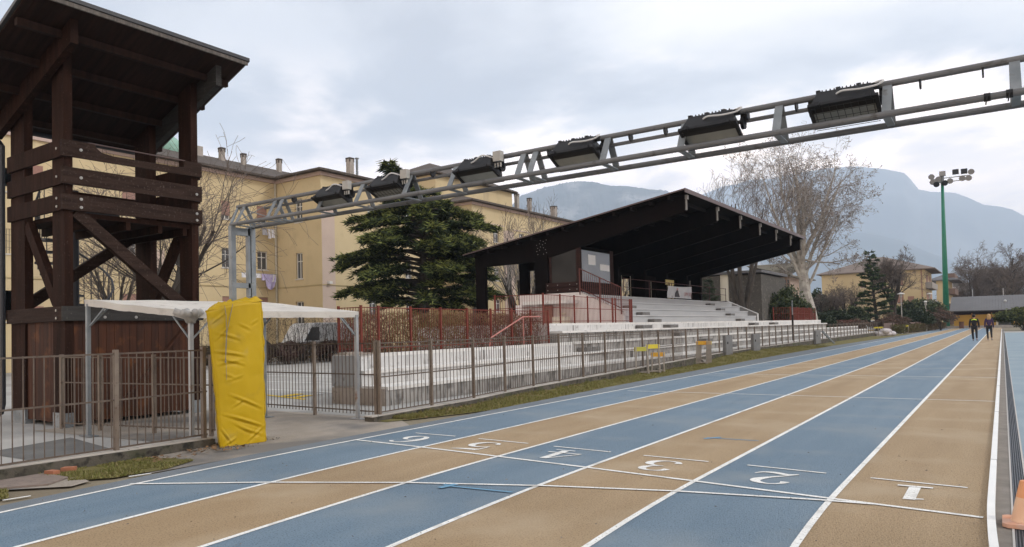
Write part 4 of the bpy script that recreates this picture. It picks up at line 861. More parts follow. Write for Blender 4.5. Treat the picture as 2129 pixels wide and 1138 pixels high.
o = r.build('fallen_leaves', M_dead); o['kind'] = 'stuff'; o['label'] = 'dry brown leaves scattered along the foot of the wall'; o['category'] = 'leaves'
r = MB(); rg = random.Random(13)
for k in range(260):   # grit and specks on the track
    y = 3+rg.random()**2*20; x = rg.uniform(-7.5, -.3); s_ = rg.uniform(.004, .014); a = rg.random()*6
    r.add([(x+s_*math.cos(a), y+s_*math.sin(a), .009), (x-s_*.4*math.sin(a), y+s_*.4*math.cos(a), .016), (x-s_*math.cos(a), y-s_*math.sin(a), .009), (x+s_*.4*math.sin(a), y-s_*.4*math.cos(a), .010)], [(0, 1, 2, 3)])
for k in range(260):
    a = rg.random()*6.3; rr = rg.uniform(0, .55); x, y = -8.75+rr*math.cos(a)*.9, 6.0+rr*math.sin(a)*1.3; s_ = rg.uniform(.006, .018)
    r.ball((x, y, .004), s_, 5, 3, 1, 1, .6)
o = r.build('grit', mat('grit', (.12, .10, .08), .9, (.30, .27, .24), 30)); o['kind'] = 'stuff'; o['label'] = 'small stones and grit scattered on the track and round the yellow pad'; o['category'] = 'grit'
# traffic cone at the right edge
t = thing('traffic_cone', 'faded orange traffic cone with dusty base on the drain', 'cone', (.09, 6.17, .006))
r = MB(); z = [.0, .012, .03]; r.prism([(.09+.145*a, 6.17+.145*b, .006) for a, b in ((-1, -.8), (-.8, -1), (.8, -1), (1, -.8), (1, .8), (.8, 1), (-.8, 1), (-1, .8))], (0, 0, .028)); r.build('base', M_coneb, t)
r = MB(); r.tube([(.09, 6.17, .034), (.09, 6.17, .05), (.09, 6.17, .20)], [.098, .092, .060], 24); r.build('lower_cone', mat('bleached orange', (.64, .38, .24), .6, (.66, .46, .32), 5), t)
r = MB(); r.tube([(.09, 6.17, .2005), (.09, 6.17, .31), (.09, 6.17, .314)], [.060, .034, .028], 24); r.build('upper_cone', M_cone, t)
# ------------------------------------------------------------------ buildings
def wall_open(mb, O, U, W, z0, z1, ops, N, dep=.16):
    O, U, N = Vector(O), Vector(U), Vector(N); Z = Vector((0, 0, 1))
    us = sorted(set([0, W]+[o[0] for o in ops]+[o[2] for o in ops])); vs = sorted(set([z0, z1]+[o[1] for o in ops]+[o[3] for o in ops]))
    P = lambda u, v, d=0: O+U*u+Z*v-N*d
    for a, b in zip(us, us[1:]):
        for c, d in zip(vs, vs[1:]):
            m_ = ((a+b)/2, (c+d)/2)
            if any(o[0] < m_[0] < o[2] and o[1] < m_[1] < o[3] for o in ops): continue
            mb.quad(P(a, c), P(b, c), P(b, d), P(a, d))
    for (a, c, b, d) in ops:
        for q in (((a, c), (b, c)), ((b, c), (b, d)), ((b, d), (a, d)), ((a, d), (a, c))): mb.quad(P(*q[0]), P(*q[1]), P(*q[1], dep), P(*q[0], dep))
def window(parent, O, U, N, op, dep=.16, shut=0., sill=True, mull=1, fm=None, grille=False):
    O, U, N = Vector(O), Vector(U), Vector(N); Z = Vector((0, 0, 1)); a, c, b, d = op; P = lambda u, v, k=0: O+U*u+Z*v-N*k
    f = MB(); fw = .05
    def sl(u0, v0, u1, v1, k0, k1):
        f.add([P(u0, v0, k0), P(u1, v0, k0), P(u1, v1, k0), P(u0, v1, k0), P(u0, v0, k1), P(u1, v0, k1), P(u1, v1, k1), P(u0, v1, k1)], [(0, 3, 2, 1), (4, 5, 6, 7), (0, 1, 5, 4), (1, 2, 6, 5), (2, 3, 7, 6), (3, 0, 4, 7)])
    for q in ((a, c, a+fw, d), (b-fw, c, b, d), (a+fw, c, b-fw, c+fw), (a+fw, d-fw, b-fw, d)): sl(*q, dep-.05, dep)
    for k in range(mull): u = lerp(a, b, (k+1)/(mull+1)); sl(u-.03, c+fw, u+.03, d-fw, dep-.045, dep)
    vm = lerp(c, d, .68); sl(a+fw, vm-.025, b-fw, vm+.025, dep-.04, dep)
    w = f.build('window', fm or M_wframe, parent)
    g = MB(); g.quad(P(a+.01, c+.01, dep-.02), P(b-.01, c+.01, dep-.02), P(b-.01, d-.01, dep-.02), P(a+.01, d-.01, dep-.02)); g.build('pane', M_pane, w)
    if sill: s = MB(); f = s; sl(a-.06, c-.06, b+.06, c-.002, -.05, dep-.01); s.build('sill', M_sill, w)
    if shut > 0: s = MB(); f = s; sl(a+.01, lerp(d, c, shut), b-.01, d-.005, dep-.12, dep-.06); s.build('shutter', M_shut, w)
    if grille:
        s = MB(); f = s
        k = a+.08
        while k < b: sl(k, c, k+.015, d, .02, .035); k += .12
        for v in (.25, .5, .75): sl(a, lerp(c, d, v), b, lerp(c, d, v)+.015, .036, .05)
        s.build('bars', M_blackpipe, w)
    return w
def hip(mb, x0, x1, y0, y1, z, h, ov=.5, th=.12, ridge_y=True, hipn=True):
    x0 -= ov; x1 += ov; y0 -= ov; y1 += ov; cx = (x0+x1)/2; e = (x1-x0)/2
    if ridge_y: a, b = Vector((cx, y0+e, z+h)), Vector((cx, y1-e, z+h))
    else: cy = (y0+y1)/2; e = (y1-y0)/2; a, b = Vector((x0+e, cy, z+h)), Vector((x1-e, cy, z+h))
    q = [Vector((x0, y0, z)), Vector((x1, y0, z)), Vector((x1, y1, z)), Vector((x0, y1, z))]; lo = [p-Vector((0, 0, th)) for p in q]
    mb.add(q+[a, b]+lo, ([(0, 1, 4), (1, 2, 5, 4), (2, 3, 5), (3, 0, 4, 5)] if ridge_y else [(0, 1, 5, 4), (1, 2, 5), (2, 3, 4, 5), (3, 0, 4)])+[(6, 7, 1, 0), (7, 8, 2, 1), (8, 9, 3, 2), (9, 6, 0, 3), (9, 8, 7, 6)])
def chimney(parent, x, y, z0, z1, w, cap=.35):
    r = MB(); r.box(x-w/2, x+w/2, y-w/2, y+w/2, z0, z1-cap)
    c = r.build('chimney', M_chim, parent); return c
AB = thing('apartment_block', 'long ochre apartment block with pink cornice and brown tiled roof behind the tower', 'building', (-38, 35, 0))
XA, XWG, ZE = -39.36, -35.0, 11.45
U, N = (0, 1, 0), (1, 0, 0)
opsA = []
for yc, w in ((10.0, .75), (12.6, .75), (15.2, .8), (20.9, .75), (23.6, .7), (26.86, .62), (29.5, .78)):
    for zz0, zz1 in ((2.45, 3.95), (5.72, 6.92), (8.72, 9.85)): opsA.append((yc-w/2, zz0, yc+w/2, zz1))
r = MB(); wall_open(r, (XA, 0, 0), U, 30.6, 0, ZE, opsA, N); r.build('wall', M_yel, AB)
for i, o in enumerate(opsA):
    top = o[1] > 8; window(AB, (XA, 0, 0), U, N, o, shut=(.78 if top and i % 3 == 2 else 0) if o[1] > 5 else .95, mull=1, grille=5 < o[1] < 6 and o[0] < 28)
opsS = [(1.9, 5.05, 2.55, 6.72), (1.9, 8.7, 2.6, 10.2), (1.85, 2.1, 2.6, 3.6)]
r = MB(); wall_open(r, (XA, 30.6, 0), (1, 0, 0), XWG-XA, 0, ZE, opsS, (0, -1, 0)); r.build('wall', M_yel, AB)
for o in opsS: window(AB, (XA, 30.6, 0), (1, 0, 0), (0, -1, 0), o)
opsF = []
for yc in (34.98, 38.6):
    for zz0, zz1 in ((2.4, 3.95), (5.3, 6.7), (8.75, 10.1)): opsF.append((yc-.36-30.6, zz0, yc+.36-30.6, zz1))
r = MB(); wall_open(r, (XWG, 30.6, 0), U, 10.2, 0, ZE, opsF, N); r.build('wall', M_yel, AB)
for o in opsF: window(AB, (XWG, 30.6, 0), U, N, o)
r = MB(); r.box(XWG-.02, XWG+.012, 30.62, 31.68, 0, ZE-.9); r.build('pink_stripe', M_pinkv, AB)
r = MB(); r.box(XA-.02, XA+.012, 21.9, 22.9, 0, 6.5); r.build('pink_stripe', M_pinkv, AB)
r = MB(); r.box(XA-.02, XA+.012, 13.6, 14.5, 0, 10.5); r.build('pink_stripe', M_pinkv, AB)
r = MB(); r.box(XA-.02, XA+.02, 15.62, 16.6, 1.0, 3.2); r.build('brick_panel', M_brickred, AB)
r = MB(); r.box(XA-.02, XA+.02, 15.62, 16.6, 9.0, 10.2); r.build('brick_panel', M_brickred, AB)
opsM = [(1.5, 5.4, 2.3, 6.7), (1.5, 8.8, 2.3, 10.0), (3.8, 5.4, 4.6, 6.7), (3.8, 8.8, 4.6, 10.0)]
r = MB(); wall_open(r, (XA, 40.8, 0), U, 5.4, 0, ZE, opsM, N); r.quad((XWG, 40.8, 0), (XA, 40.8, 0), (XA, 40.8, ZE), (XWG, 40.8, ZE)); r.build('wall', M_yel, AB)
for o in opsM: window(AB, (XA, 40.8, 0), U, N, o)
opsG = []
for yc in (49.5, 53.4, 57.5, 62, 66.5, 71, 75.5, 80):
    for zz0, zz1 in ((3.0, 4.02), (5.6, 6.7), (8.85, 9.95)): opsG.append((yc-.42-46.2, zz0, yc+.42-46.2, zz1))
r = MB(); wall_open(r, (XWG, 46.2, 0), U, 38, 0, ZE+.2, opsG, N); r.quad((XA, 46.2, 0), (XWG, 46.2, 0), (XWG, 46.2, ZE+.2), (XA, 46.2, ZE+.2)); r.build('wall', M_yel, AB)
for o in opsG: window(AB, (XWG, 46.2, 0), U, N, o)
for yc in (53.4, 62): r = MB(); r.box(XWG-.02, XWG+.06, yc-1.3, yc+1.3, 10.1, 10.2); r.box(XWG-.02, XWG+.03, yc+1.25, yc+1.32, 4, 10.1); r.build('window_moulding', M_pinkv, AB)
r = MB(); r.box(XWG-.02, XWG+.03, 46.4, 50.8, 10.28, 10.36); r.build('window_moulding', M_pinkv, AB)
r = MB(); r.box(XWG-.02, XWG+.012, 50.6, 52.2, 0, 10.0); r.build('pink_stripe', M_pinkv, AB)
r = MB(); r.box(-48, XA-.05, 47.0, 58.6, 0, 15.0); r.build('taller_block', M_yel, AB)
r = MB(); r.box(-50, XA-.04, 2, 19.7, 0, 14.6); r.build('taller_block', M_yel, AB)
r = MB(); r.box(-48, XA-.3, 0, 46, .0, 11.3); r.build('taller_block', M_yel, AB)
# cornices, string course
r = MB(); r.box(XA, XA+.12, 0, 30.48, 11.45, 11.78); r.build('cornice', M_pink, AB)
r = MB(); r.box(XA, XWG+.12, 30.48, 30.6, 11.45, 11.78); r.build('cornice', M_pink, AB)
r = MB(); r.box(XWG, XWG+.12, 30.6, 40.92, 11.45, 11.78); r.build('cornice', M_pink, AB)
r = MB(); r.box(XA, XA+.12, 40.92, 46.1, 11.45, 11.78); r.build('cornice', M_pink, AB)
r = MB(); r.box(XA, XWG+.12, 46.08, 46.2, 11.65, 11.98); r.build('cornice', M_pink, AB)
r = MB(); r.box(XWG, XWG+.12, 46.2, 84.3, 11.65, 11.98); r.build('cornice', M_pink, AB)
r = MB(); r.box(XA, XA+.05, 0, 30.55, 4.55, 4.60); r.build('string_course', mat('dark ochre moulding', (.42, .34, .19), .9), AB)  # string course in a darker ochre than the wall
r = MB(); r.box(XA, XWG+.05, 30.55, 30.6, 4.55, 4.60); r.build('string_course', mat('dark ochre moulding', (.42, .34, .19), .9), AB)
r = MB(); r.box(XWG, XWG+.05, 30.6, 40.8, 4.55, 4.60); r.build('string_course', mat('dark ochre moulding', (.42, .34, .19), .9), AB)
r = MB(); hip(r, -46, XWG, 30.6, 40.8, 11.805, 1.7, .5, ridge_y=False); RF = r.build('roof', M_tile, AB)
r = MB(); hip(r, -47.5, XWG, 46.2, 84.2, 12.0, 2.1, .5); RF = r.build('roof', M_tile, AB)
r = MB(); hip(r, -48, XA, 47, 58.6, 15.0, 2.2, .4); RF = r.build('roof', M_tile, AB)
r = MB(); hip(r, -50, XA, 2, 19.7, 14.6, 2., .4); RF = r.build('roof', M_tile, AB)
r = MB(); hip(r, -47.5, XA, 19.7, 47, 11.80, 1.75, .55); RF = r.build('roof', M_tile, AB)
for px, yt, yb, X, w in ((461, 309, 333, -42.5, .30), (506, 321, 342, -42.5, .26), (580, 332, 356, -42.5, .28), (727.5, 330, 353, -40.5, .42), (1074, 404, 420, -40, .36), (1100.5, 413, 432, -40, .36), (1151, 430, 446, -40, .55), (835, 375, 390, -42, .36)):
    a, b = onX(px, yt, X), onX(px, yb, X); c = chimney(RF, X, a.y, b.z-1.5, a.z, w, .0)
    r = MB(); h = (a.z-b.z)*.33; r.box(X-w/2-.03, X+w/2+.03, a.y-w/2-.03, a.y+w/2+.03, a.z-.06, a.z+.04)
    for i in (-1, 1):
        for j in (-1, 1): r.box(X+i*(w/2+.02), X+i*(w/2-.05), a.y+j*(w/2+.02), a.y+j*(w/2-.05), a.z-h, a.z-.06)
    r.box(X-w/2+.02, X+w/2-.02, a.y-w/2+.02, a.y+w/2-.02, a.z-.3, a.z-.055)
    o = r.build('chimney_cap', M_chimcap, RF)
r = MB(); p = onX(742, 331, -40.5); r.tube([(p.x, p.y, p.z-2), p], .09, 8); r.tube([p, (p.x, p.y, p.z+.08)], .15, 8); r.build('flue_pipe', M_galv, RF)
p = onX(352, 300, -43); r = MB(); r.ball((p.x, p.y, p.z-.4), .75, 14, 10, 1, 1, 1.25); r.build('copper_dormer', M_copper, RF); r = MB(); r.box(p.x-.5, p.x+.5, p.y+.9, p.y+2.0, p.z-1.2, p.z+.15); r.build('chimney', M_chim, RF)
for q in ((XA+.06, 30.5), (XA+.06, 40.95), (XWG+.06, 57.0)): r = MB(); r.tube([(q[0], q[1], .0), (q[0], q[1], 11.5)], .065, 8); r.build('drainpipe', M_pipe, AB)
r = MB(); p = onX(683, 588, XWG); r.box(XWG, XWG+.25, p.y-.12, p.y+.12, p.z-.08, p.z+.08); r.build('wall_lamp', M_wframe, AB)
# laundry hung below windows
def laundry(label, items, yl, z):
    t = thing('hanging_laundry', label, 'laundry', (XA+.5, yl[0], z))
    r = MB(); r.tube([(XA+.45, yl[0], z), (XA+.45, yl[1], z)], .012, 5); r.tube([(XA, yl[0], z+.05), (XA+.5, yl[0], z)], .015, 5); r.tube([(XA, yl[1], z+.05), (XA+.5, yl[1], z)], .015, 5); r.build('clothes_line', M_galv, t)
    for (y0, y1, h, mm, rd) in items:
        r = MB(); n = 8
        for i in range(n):
            a, b = i/n, (i+1)/n; f = lambda s: h*(1 if not rd else (.25+.75*math.sqrt(max(0, 1-(2*s-1)**2))))
            g = lambda s, v: XA+.45+.04*math.sin(s*11+v*3)*v
            for k in range(3): v0, v1 = k/3, (k+1)/3; r.quad((g(a, v0), lerp(y0, y1, a), z-f(a)*v0), (g(b, v0), lerp(y0, y1, b), z-f(b)*v0), (g(b, v1), lerp(y0, y1, b), z-f(b)*v1), (g(a, v1), lerp(y0, y1, a), z-f(a)*v1))
        r.build('cloth', mm, t)
zL = onX(540, 569, XA+.45).z
laundry('lilac and white washing on a line under the first floor window', [(27.6, 28.1, .3, M_wcloth, False), (28.15, 28.6, .35, M_lilac, False), (28.65, 29.0, .28, M_wcloth, False), (29.05, 29.55, .42, M_lilac, False), (29.35, 30.15, 1.02, M_lilac, True), (29.75, 30.15, .5, M_wcloth, False)], (27.5, 30.2), zL)
zL = onX(540, 474, XA+.45).z
laundry('white washing under the second floor shuttered window', [(29.15, 29.55, .42, mat('grey cloth', (.38, .38, .42), .9), False), (29.6, 29.8, .62, M_wcloth, False), (29.85, 30.1, .55, M_wcloth, False)], (29.1, 30.2), zL)

# far yellow block
YB = thing('apartment_block', 'distant yellow apartment block with brown hip roof beyond the plane tree', 'building', (-15, 118, 0))
a, b = onY(1708, 576, 115), onY(1922, 556, 115); zt = (a.z+b.z)/2
ops = []
for u, k in ((10.3, 0), (10.3, 1), (10.3, 2), (11.6, 1), (2.2, 1), (5.6, 0), (5.6, 2)): ops.append((u-.4, 1.3+k*2.45, u+.4, (2.9 if u == 10.3 else 2.3)+k*2.45))
r = MB(); wall_open(r, (a.x, 115, 0), (1, 0, 0), b.x-a.x, 0, zt, ops, (0, -1, 0)); r.build('wall', M_yel2, YB)
for o in ops: window(YB, (a.x, 115, 0), (1, 0, 0), (0, -1, 0), o, shut=.9, sill=False)
r = MB(); r.box(a.x+.1, b.x-.02, 115.3, 127, 0, zt-.02); r.build('wall', M_yel2, YB)
r = MB(); hip(r, a.x, b.x+.7, 115, 128, zt+.1, 2.5, .6, ridge_y=False); r.build('roof', mat('brown grey roof', (.15, .12, .105), .9, (.19, .155, .135), 1), YB)
for k in range(3):
    z = .9+k*2.45; r = MB(); r.box(b.x, b.x+.8, 115.4, 126, z, z+.16); r.box(b.x+.75, b.x+.8, 115.4, 126, z+.16, z+.85); r.box(b.x, b.x+.8, 115.4, 115.46, z+.16, z+.85); r.build('balcony', mat('grey balcony', (.27, .25, .23), .9), YB)
    r = MB(); r.box(b.x, b.x+.03, 117, 120, z+.25, z+1.95); r.build('balcony_door', M_shut, YB); r = MB(); r.box(b.x, b.x+.03, 122, 125, z+.25, z+1.95); r.build('balcony_door', M_shut, YB)
r = MB(); r.tube([(b.x-.4, 114.9, 0), (b.x-.4, 114.9, zt)], .07, 6); r.build('drainpipe', M_shut, YB)
YC = thing('apartment_block', 'second distant yellow block half hidden behind the green mast', 'building', (-8, 150, 0))
a, b = onY(1946, 583, 145), onY(1971, 585, 145); ops = []
r = MB(); r.box(a.x, b.x, 145, 158, 0, a.z); r.build('wall', M_yel2, YC); r = MB(); hip(r, a.x-1, b.x+1.2, 145, 158, a.z, 1., .5); r.build('roof', M_clubroof, YC)
for k in range(4): r = MB(); r.box(b.x, b.x+1.0, 145.4, 156, .5+k*2.6, 1.5+k*2.6); r.build('balcony', mat('dark balcony', (.16, .11, .09), .9), YC)
WB = thing('apartment_block', 'small far whitish block just right of the green mast', 'building', (-6, 250, 0)); a, b = onY(1977, 590, 250), onY(1990, 640, 250)
r = MB(); r.box(a.x, b.x+3, 250, 260, 0, a.z); r.build('wall', mat('far pale wall', (.45, .45, .47), .9), WB)
for k in range(4): r = MB(); r.box(a.x+.5, b.x+2, 249.9, 250, 2.5+k*2.8, 3.8+k*2.8); r.build('window', M_pane, WB)
# buildings behind the right end of the stand
GB = thing('brick_building', 'grey brick block with a pale corner strip behind the end of the stand', 'building', (-24, 62, 0))
a, b, c, d = onY(1425, 600, 58).x, onY(1496, 600, 58).x, onY(1512, 600, 58).x, onY(1580, 600, 58).x; zt = 5.4
r = MB(); r.box(a-4, b, 58, 66, 0, zt); r.box(c, d, 58.4, 66, 0, zt); r.build('wall', M_gbrick, GB); r = MB(); r.box(b, c, 58.2, 66, 0, zt+.1); r.build('corner_strip', M_cream, GB)
r = MB(); r.box(a-4.2, d+.2, 57.9, 66.2, zt+.1, zt+.3); r.build('roof', M_clubroof, GB)
SB = thing('stone_house', 'weathered pinkish stone house with shallow roof beside the plane tree', 'house', (-20, 80, 0))
a, b = onY(1560, 560, 75), onY(1634, 572, 75); ops = [(2.0, 4.2, 2.6, 5.8), (3.2, 4.4, 3.8, 5.8)]
r = MB(); wall_open(r, (a.x, 75, 0), (1, 0, 0), b.x-a.x, 0, b.z, ops, (0, -1, 0)); r.box(a.x+.1, b.x-.01, 75.3, 86, 0, b.z-.02); r.build('wall', M_stone, SB)
for o in ops: window(SB, (a.x, 75, 0), (1, 0, 0), (0, -1, 0), o, fm=M_shut, sill=False)
r = MB(); hip(r, a.x, b.x, 75, 86, b.z, 1.6, .5, ridge_y=False); r.build('roof', mat('old stone roof', (.14, .12, .09), .9, (.10, .09, .06), 2), SB)
# club house
CH = thing('club_house', 'low club house with grey ribbed roof and yellow walls beyond the track', 'building', (5, 128, 0))
YF_ = 128.; xl = onY(1983, 660, YF_).x; ze = onY(2050, 646, 126.5).z; zt = onY(2050, 616.5, 133).z; xe0 = onY(1974, 640, 126.5).x
r = MB(); r.box(xl, 30, YF_, YF_+8, 0, ze-.35); r.build('wall', M_yel3, CH)
r = MB(); r.box(xl-.3, 30, YF_-.05, YF_+8, ze-.55, ze-.1); r.build('fascia_beam', M_standskirt, CH)
r = MB()
for k in range(90):
    x = xe0+k*.36; r.add([(x, 126.5, ze), (x+.35, 126.5, ze+.0), (x+.35, 133, zt), (x, 133, zt), (x, 126.5, ze+.09), (x+.35, 126.5, ze+.05), (x+.35, 133, zt+.05), (x, 133, zt+.09)], [(0, 3, 2, 1), (4, 5, 6, 7), (0, 1, 5, 4), (1, 2, 6, 5), (2, 3, 7, 6), (3, 0, 4, 7)])
r.build('roof', M_clubroof, CH)
r = MB(); r.box(xe0, 30, 126.5, YF_, ze-.12, ze-.02); r.build('soffit', M_dark, CH)
dx = onY(2075, 660, YF_).x; r = MB(); r.box(dx, dx+1.6, YF_-.03, YF_+.02, .2, ze-.5); r.build('glass_door', M_pane, CH)
r = MB(); r.box(dx-.25, dx-.02, YF_-.06, YF_, .0, ze-.4); r.build('door_jamb', M_cream, CH)
for px in (2021, 2062): x = onY(px, 660, YF_).x; r = MB(); r.box(x-.07, x+.07, YF_-.08, YF_, 0, ze-.3); r.build('pillar', mat('orange brown pillar', (.30, .13, .04), .8), CH)
r = MB(); r.box(xl-1, 12, YF_-1.6, YF_-.1, -.05, .35); r.build('step', M_concrete, CH)
for px in (2022, 2086): p = onY(px, 612, 133.2); r = MB(); r.tube([(p.x, 133.3, zt), (p.x, 133.3, zt+1.15)], .05, 6); r.build('roof_mast', M_cable, CH)
p = onY(2090, 628, 130); r = MB(); r.ball((p.x, 130, lerp(ze, zt, .55)+.15), .2, 8, 6); r.build('roof_vent', M_cable, CH)
t = thing('litter_bin', 'dark round litter bin before the yellow club house wall', 'bin', (onY(1999, 670, 124).x, 124, 0)); x = t.location.x
r = MB(); r.tube([(x, 124, 0), (x, 124, .95)], .32, 10); r.build('body', M_hedge1, t); r = MB(); r.tube([(x, 124, .95), (x, 124, 1.0)], .35, 10); r.build('rim', M_dark, t)
# green mast with floodlights
Mx = onY(1967.5, 660, 140).x; zt = onY(1959, 374, 140).z; lean = onY(1959, 374, 140).x-Mx
Ms = thing('floodlight_mast', 'tall tapering green mast carrying a cluster of floodlights', 'mast', (Mx, 140, 0))
r = MB(); r.tube([(Mx, 140, -.1), (Mx+lean*.5, 140, zt*.5), (Mx+lean, 140, zt)], [.50, .36, .21], 14); r.build('pole', M_mast, Ms, smooth=True)
tx = Mx+lean; r = MB(); q_ = 1.5
for z in (zt-.45, zt+.22): r.bar((tx-1.65, 140, z), (tx+3.9, 140, z), .12, .12)
r.tube([(tx, 140, zt-.75), (tx, 140, zt+.75)], .27, 8); r.box(tx-1.05, tx+1.05, 139.5, 140.5, zt-.42, zt-.3); r.build('crossarm', M_galv, Ms)
for k, (dx, dz) in enumerate(((-1.0, .45), (-.9, -.15), (-.55, -.45), (.05, .62), (.25, -.4), (.75, -.25), (1.3, .65), (2.1, .6), (2.75, .5), (1.9, -.1), (2.5, -.15), (-.35, .1))):
    r = MB(); c = Vector((tx+dx*q_, 139.6, zt+dz*q_))
    if k in (6, 7, 3): r.box(c.x-.45, c.x+.45, c.y-.3, c.y+.3, c.z-.38, c.z+.38)
    else: r.tube([c+Vector((0, -.27, -.12)), c+Vector((0, .18, .09)), c+Vector((0, .37, .18))], [.48, .37, .15], 10)
    r.build('mast_lamp', M_black if k in (6, 7, 2, 4) else mat('grey lamp', (.22, .22, .22), .5), Ms)
# street lamps
for px, yt, Y, lb in ((1925, 624, 100, 'grey street lamp with flat disc head, taller of the pair before the far yellow block'), (1161, 0, 0, ''), (1931+0, 0, 0, '')):
    pass
for k, (px, yt, Y) in enumerate(((1873, 612, 98), (1924, 629, 104), (1932, 612, 116), (1754, 643, 100))):
    p = onY(px, yt, Y); t = thing('street_lamp', ['grey street lamp in front of the evergreen shrubs left of the mast', 'slim lamp post with small round head near the green mast', 'grey disc lamp by the balconies of the far yellow block', 'short pale lamp among the bare shrubs'][k], 'street lamp', (p.x, Y, 0), 'street lamps by the far car park')
    r = MB(); r.tube([(p.x, Y, 0), (p.x, Y, p.z)], [.07, .05], 8); r.build('pole', M_jbox, t)
    r = MB(); r.tube([(p.x, Y, p.z), (p.x, Y, p.z+.06), (p.x, Y, p.z+.2)], [.45, .4, .08] if k in (0, 2) else [.16, .22, .1], 10); r.build('lamp_head', mat('lamp white', (.6, .6, .58), .5), t)
    r = MB(); r.tube([(p.x, Y, p.z-.35), (p.x, Y, p.z)], .14, 8); r.build('lamp_globe', M_jbox, t)
# vehicles
def van(name, label, cat, loc, rz, L, W, H, paint, prof, win, wheels):
    t = thing(name, label, cat, loc); t.rotation_euler = (0, 0, rz)
    def part(n, r, m_, par=None, smooth=False): o = r.build(n, m_, None, (0, 0, 0), smooth); o.parent = par or t; return o
    r = MB(); r.prism([(x*L, -W/2, z*H) for x, z in prof], (0, W, 0)); b = part('body', r, paint)
    bv = b.modifiers.new('bevel', 'BEVEL'); bv.width = .06; bv.segments = 2
    for poly in win:
        for s in (-1, 1): r = MB(); r.prism([(x*L, s*(W/2+.004), z*H) for x, z in poly], (0, -s*.02, 0)); part('window', r, M_pane)
    for x in wheels:
        for s in (-1, 1):
            r = MB(); r.tube([(x*L, s*(W/2-.2), .32), (x*L, s*(W/2+.015), .32)], .32, 16); w = part('wheel', r, M_tyre); r = MB(); r.tube([(x*L, s*(W/2), .32), (x*L, s*(W/2+.025), .32)], .17, 10); o = part('rim', r, M_rimgrey, w)
    for s in (-1, 1): r = MB(); r.box(L*.985-.02, L*.985+.03, s*W*.36-.12, s*W*.36+.12, H*.36, H*.44); part('tail_light', r, M_rlight)
    for s in (-1, 1): r = MB(); r.box(-.01, .06, s*W*.36-.14, s*W*.36+.14, H*.33, H*.41); part('headlight', r, M_wframe)
    return t
vp = [(0, .12), (0, .34), (.03, .42), (.17, .50), (.29, .93), (.34, 1.0), (.98, 1.0), (1, .95), (1, .12)]
p = onX(594, 700, -33); q = onX(704, 700, -33)
van('parked_van', 'white panel van parked behind the court hedge', 'van', (-33.5, p.y, 0), PI/2, 5.0, 1.9, 2.15, M_car_w, vp, [[(.19, .53), (.295, .88), (.40, .88), (.40, .53)]], (.17, .78))
cp = [(0, .2), (0, .5), (.22, .60), (.36, .95), (.42, 1.0), (.78, .98), (.95, .62), (1, .58), (1, .2)]
van('parked_car', 'dark car parked in front of the white van', 'car', (-34.0, p.y-4.6, 0), PI/2, 4.2, 1.7, 1.4, M_car_d, cp, [[(.27, .62), (.38, .92), (.55, .92), (.55, .62)], [(.57, .62), (.57, .92), (.75, .90), (.86, .63)]], (.19, .8))
p = onY(1718, 672, 96); van('parked_car', 'white car half hidden by the end of the white terrace', 'car', (p.x, 96, 0), 2.3, 4.2, 1.7, 1.45, M_car_w, cp, [[(.27, .62), (.38, .92), (.55, .92), (.55, .62)], [(.57, .62), (.57, .92), (.75, .90), (.86, .63)]], (.19, .8))
p = onY(1796, 668, 101); van('parked_car', 'white car with dark windows beyond the far end of the fence', 'car', (p.x-.9, 101, 0), 1.2, 4.2, 1.7, 1.5, M_car_w, cp, [[(.27, .62), (.38, .92), (.55, .92), (.55, .62)], [(.57, .62), (.57, .92), (.75, .90), (.86, .63)]], (.19, .8))
# brown fence by the far hedge
a, b = onY(1835, 670, 84), onY(1942, 664, 112); n = 14
t = thing('board_fence', 'low brown board fence running behind the far hedge', 'fence', (a.x, a.y, 0))
r = MB(); r.bar((a.x, a.y, .62), (b.x, b.y, .62), .04, 1.1); r.build('boards', mat('brown board', (.17, .12, .105), .9, (.13, .09, .08), 3, stretch=(6, 6, .3)), t)
for k in range(8): q = Vector((a.x, a.y, 0)).lerp(Vector((b.x, b.y, 0)), k/7); r = MB(); r.box(q.x+.03, q.x+.12, q.y-.05, q.y+.05, 0, 1.25); r.build('post', M_fence, t)
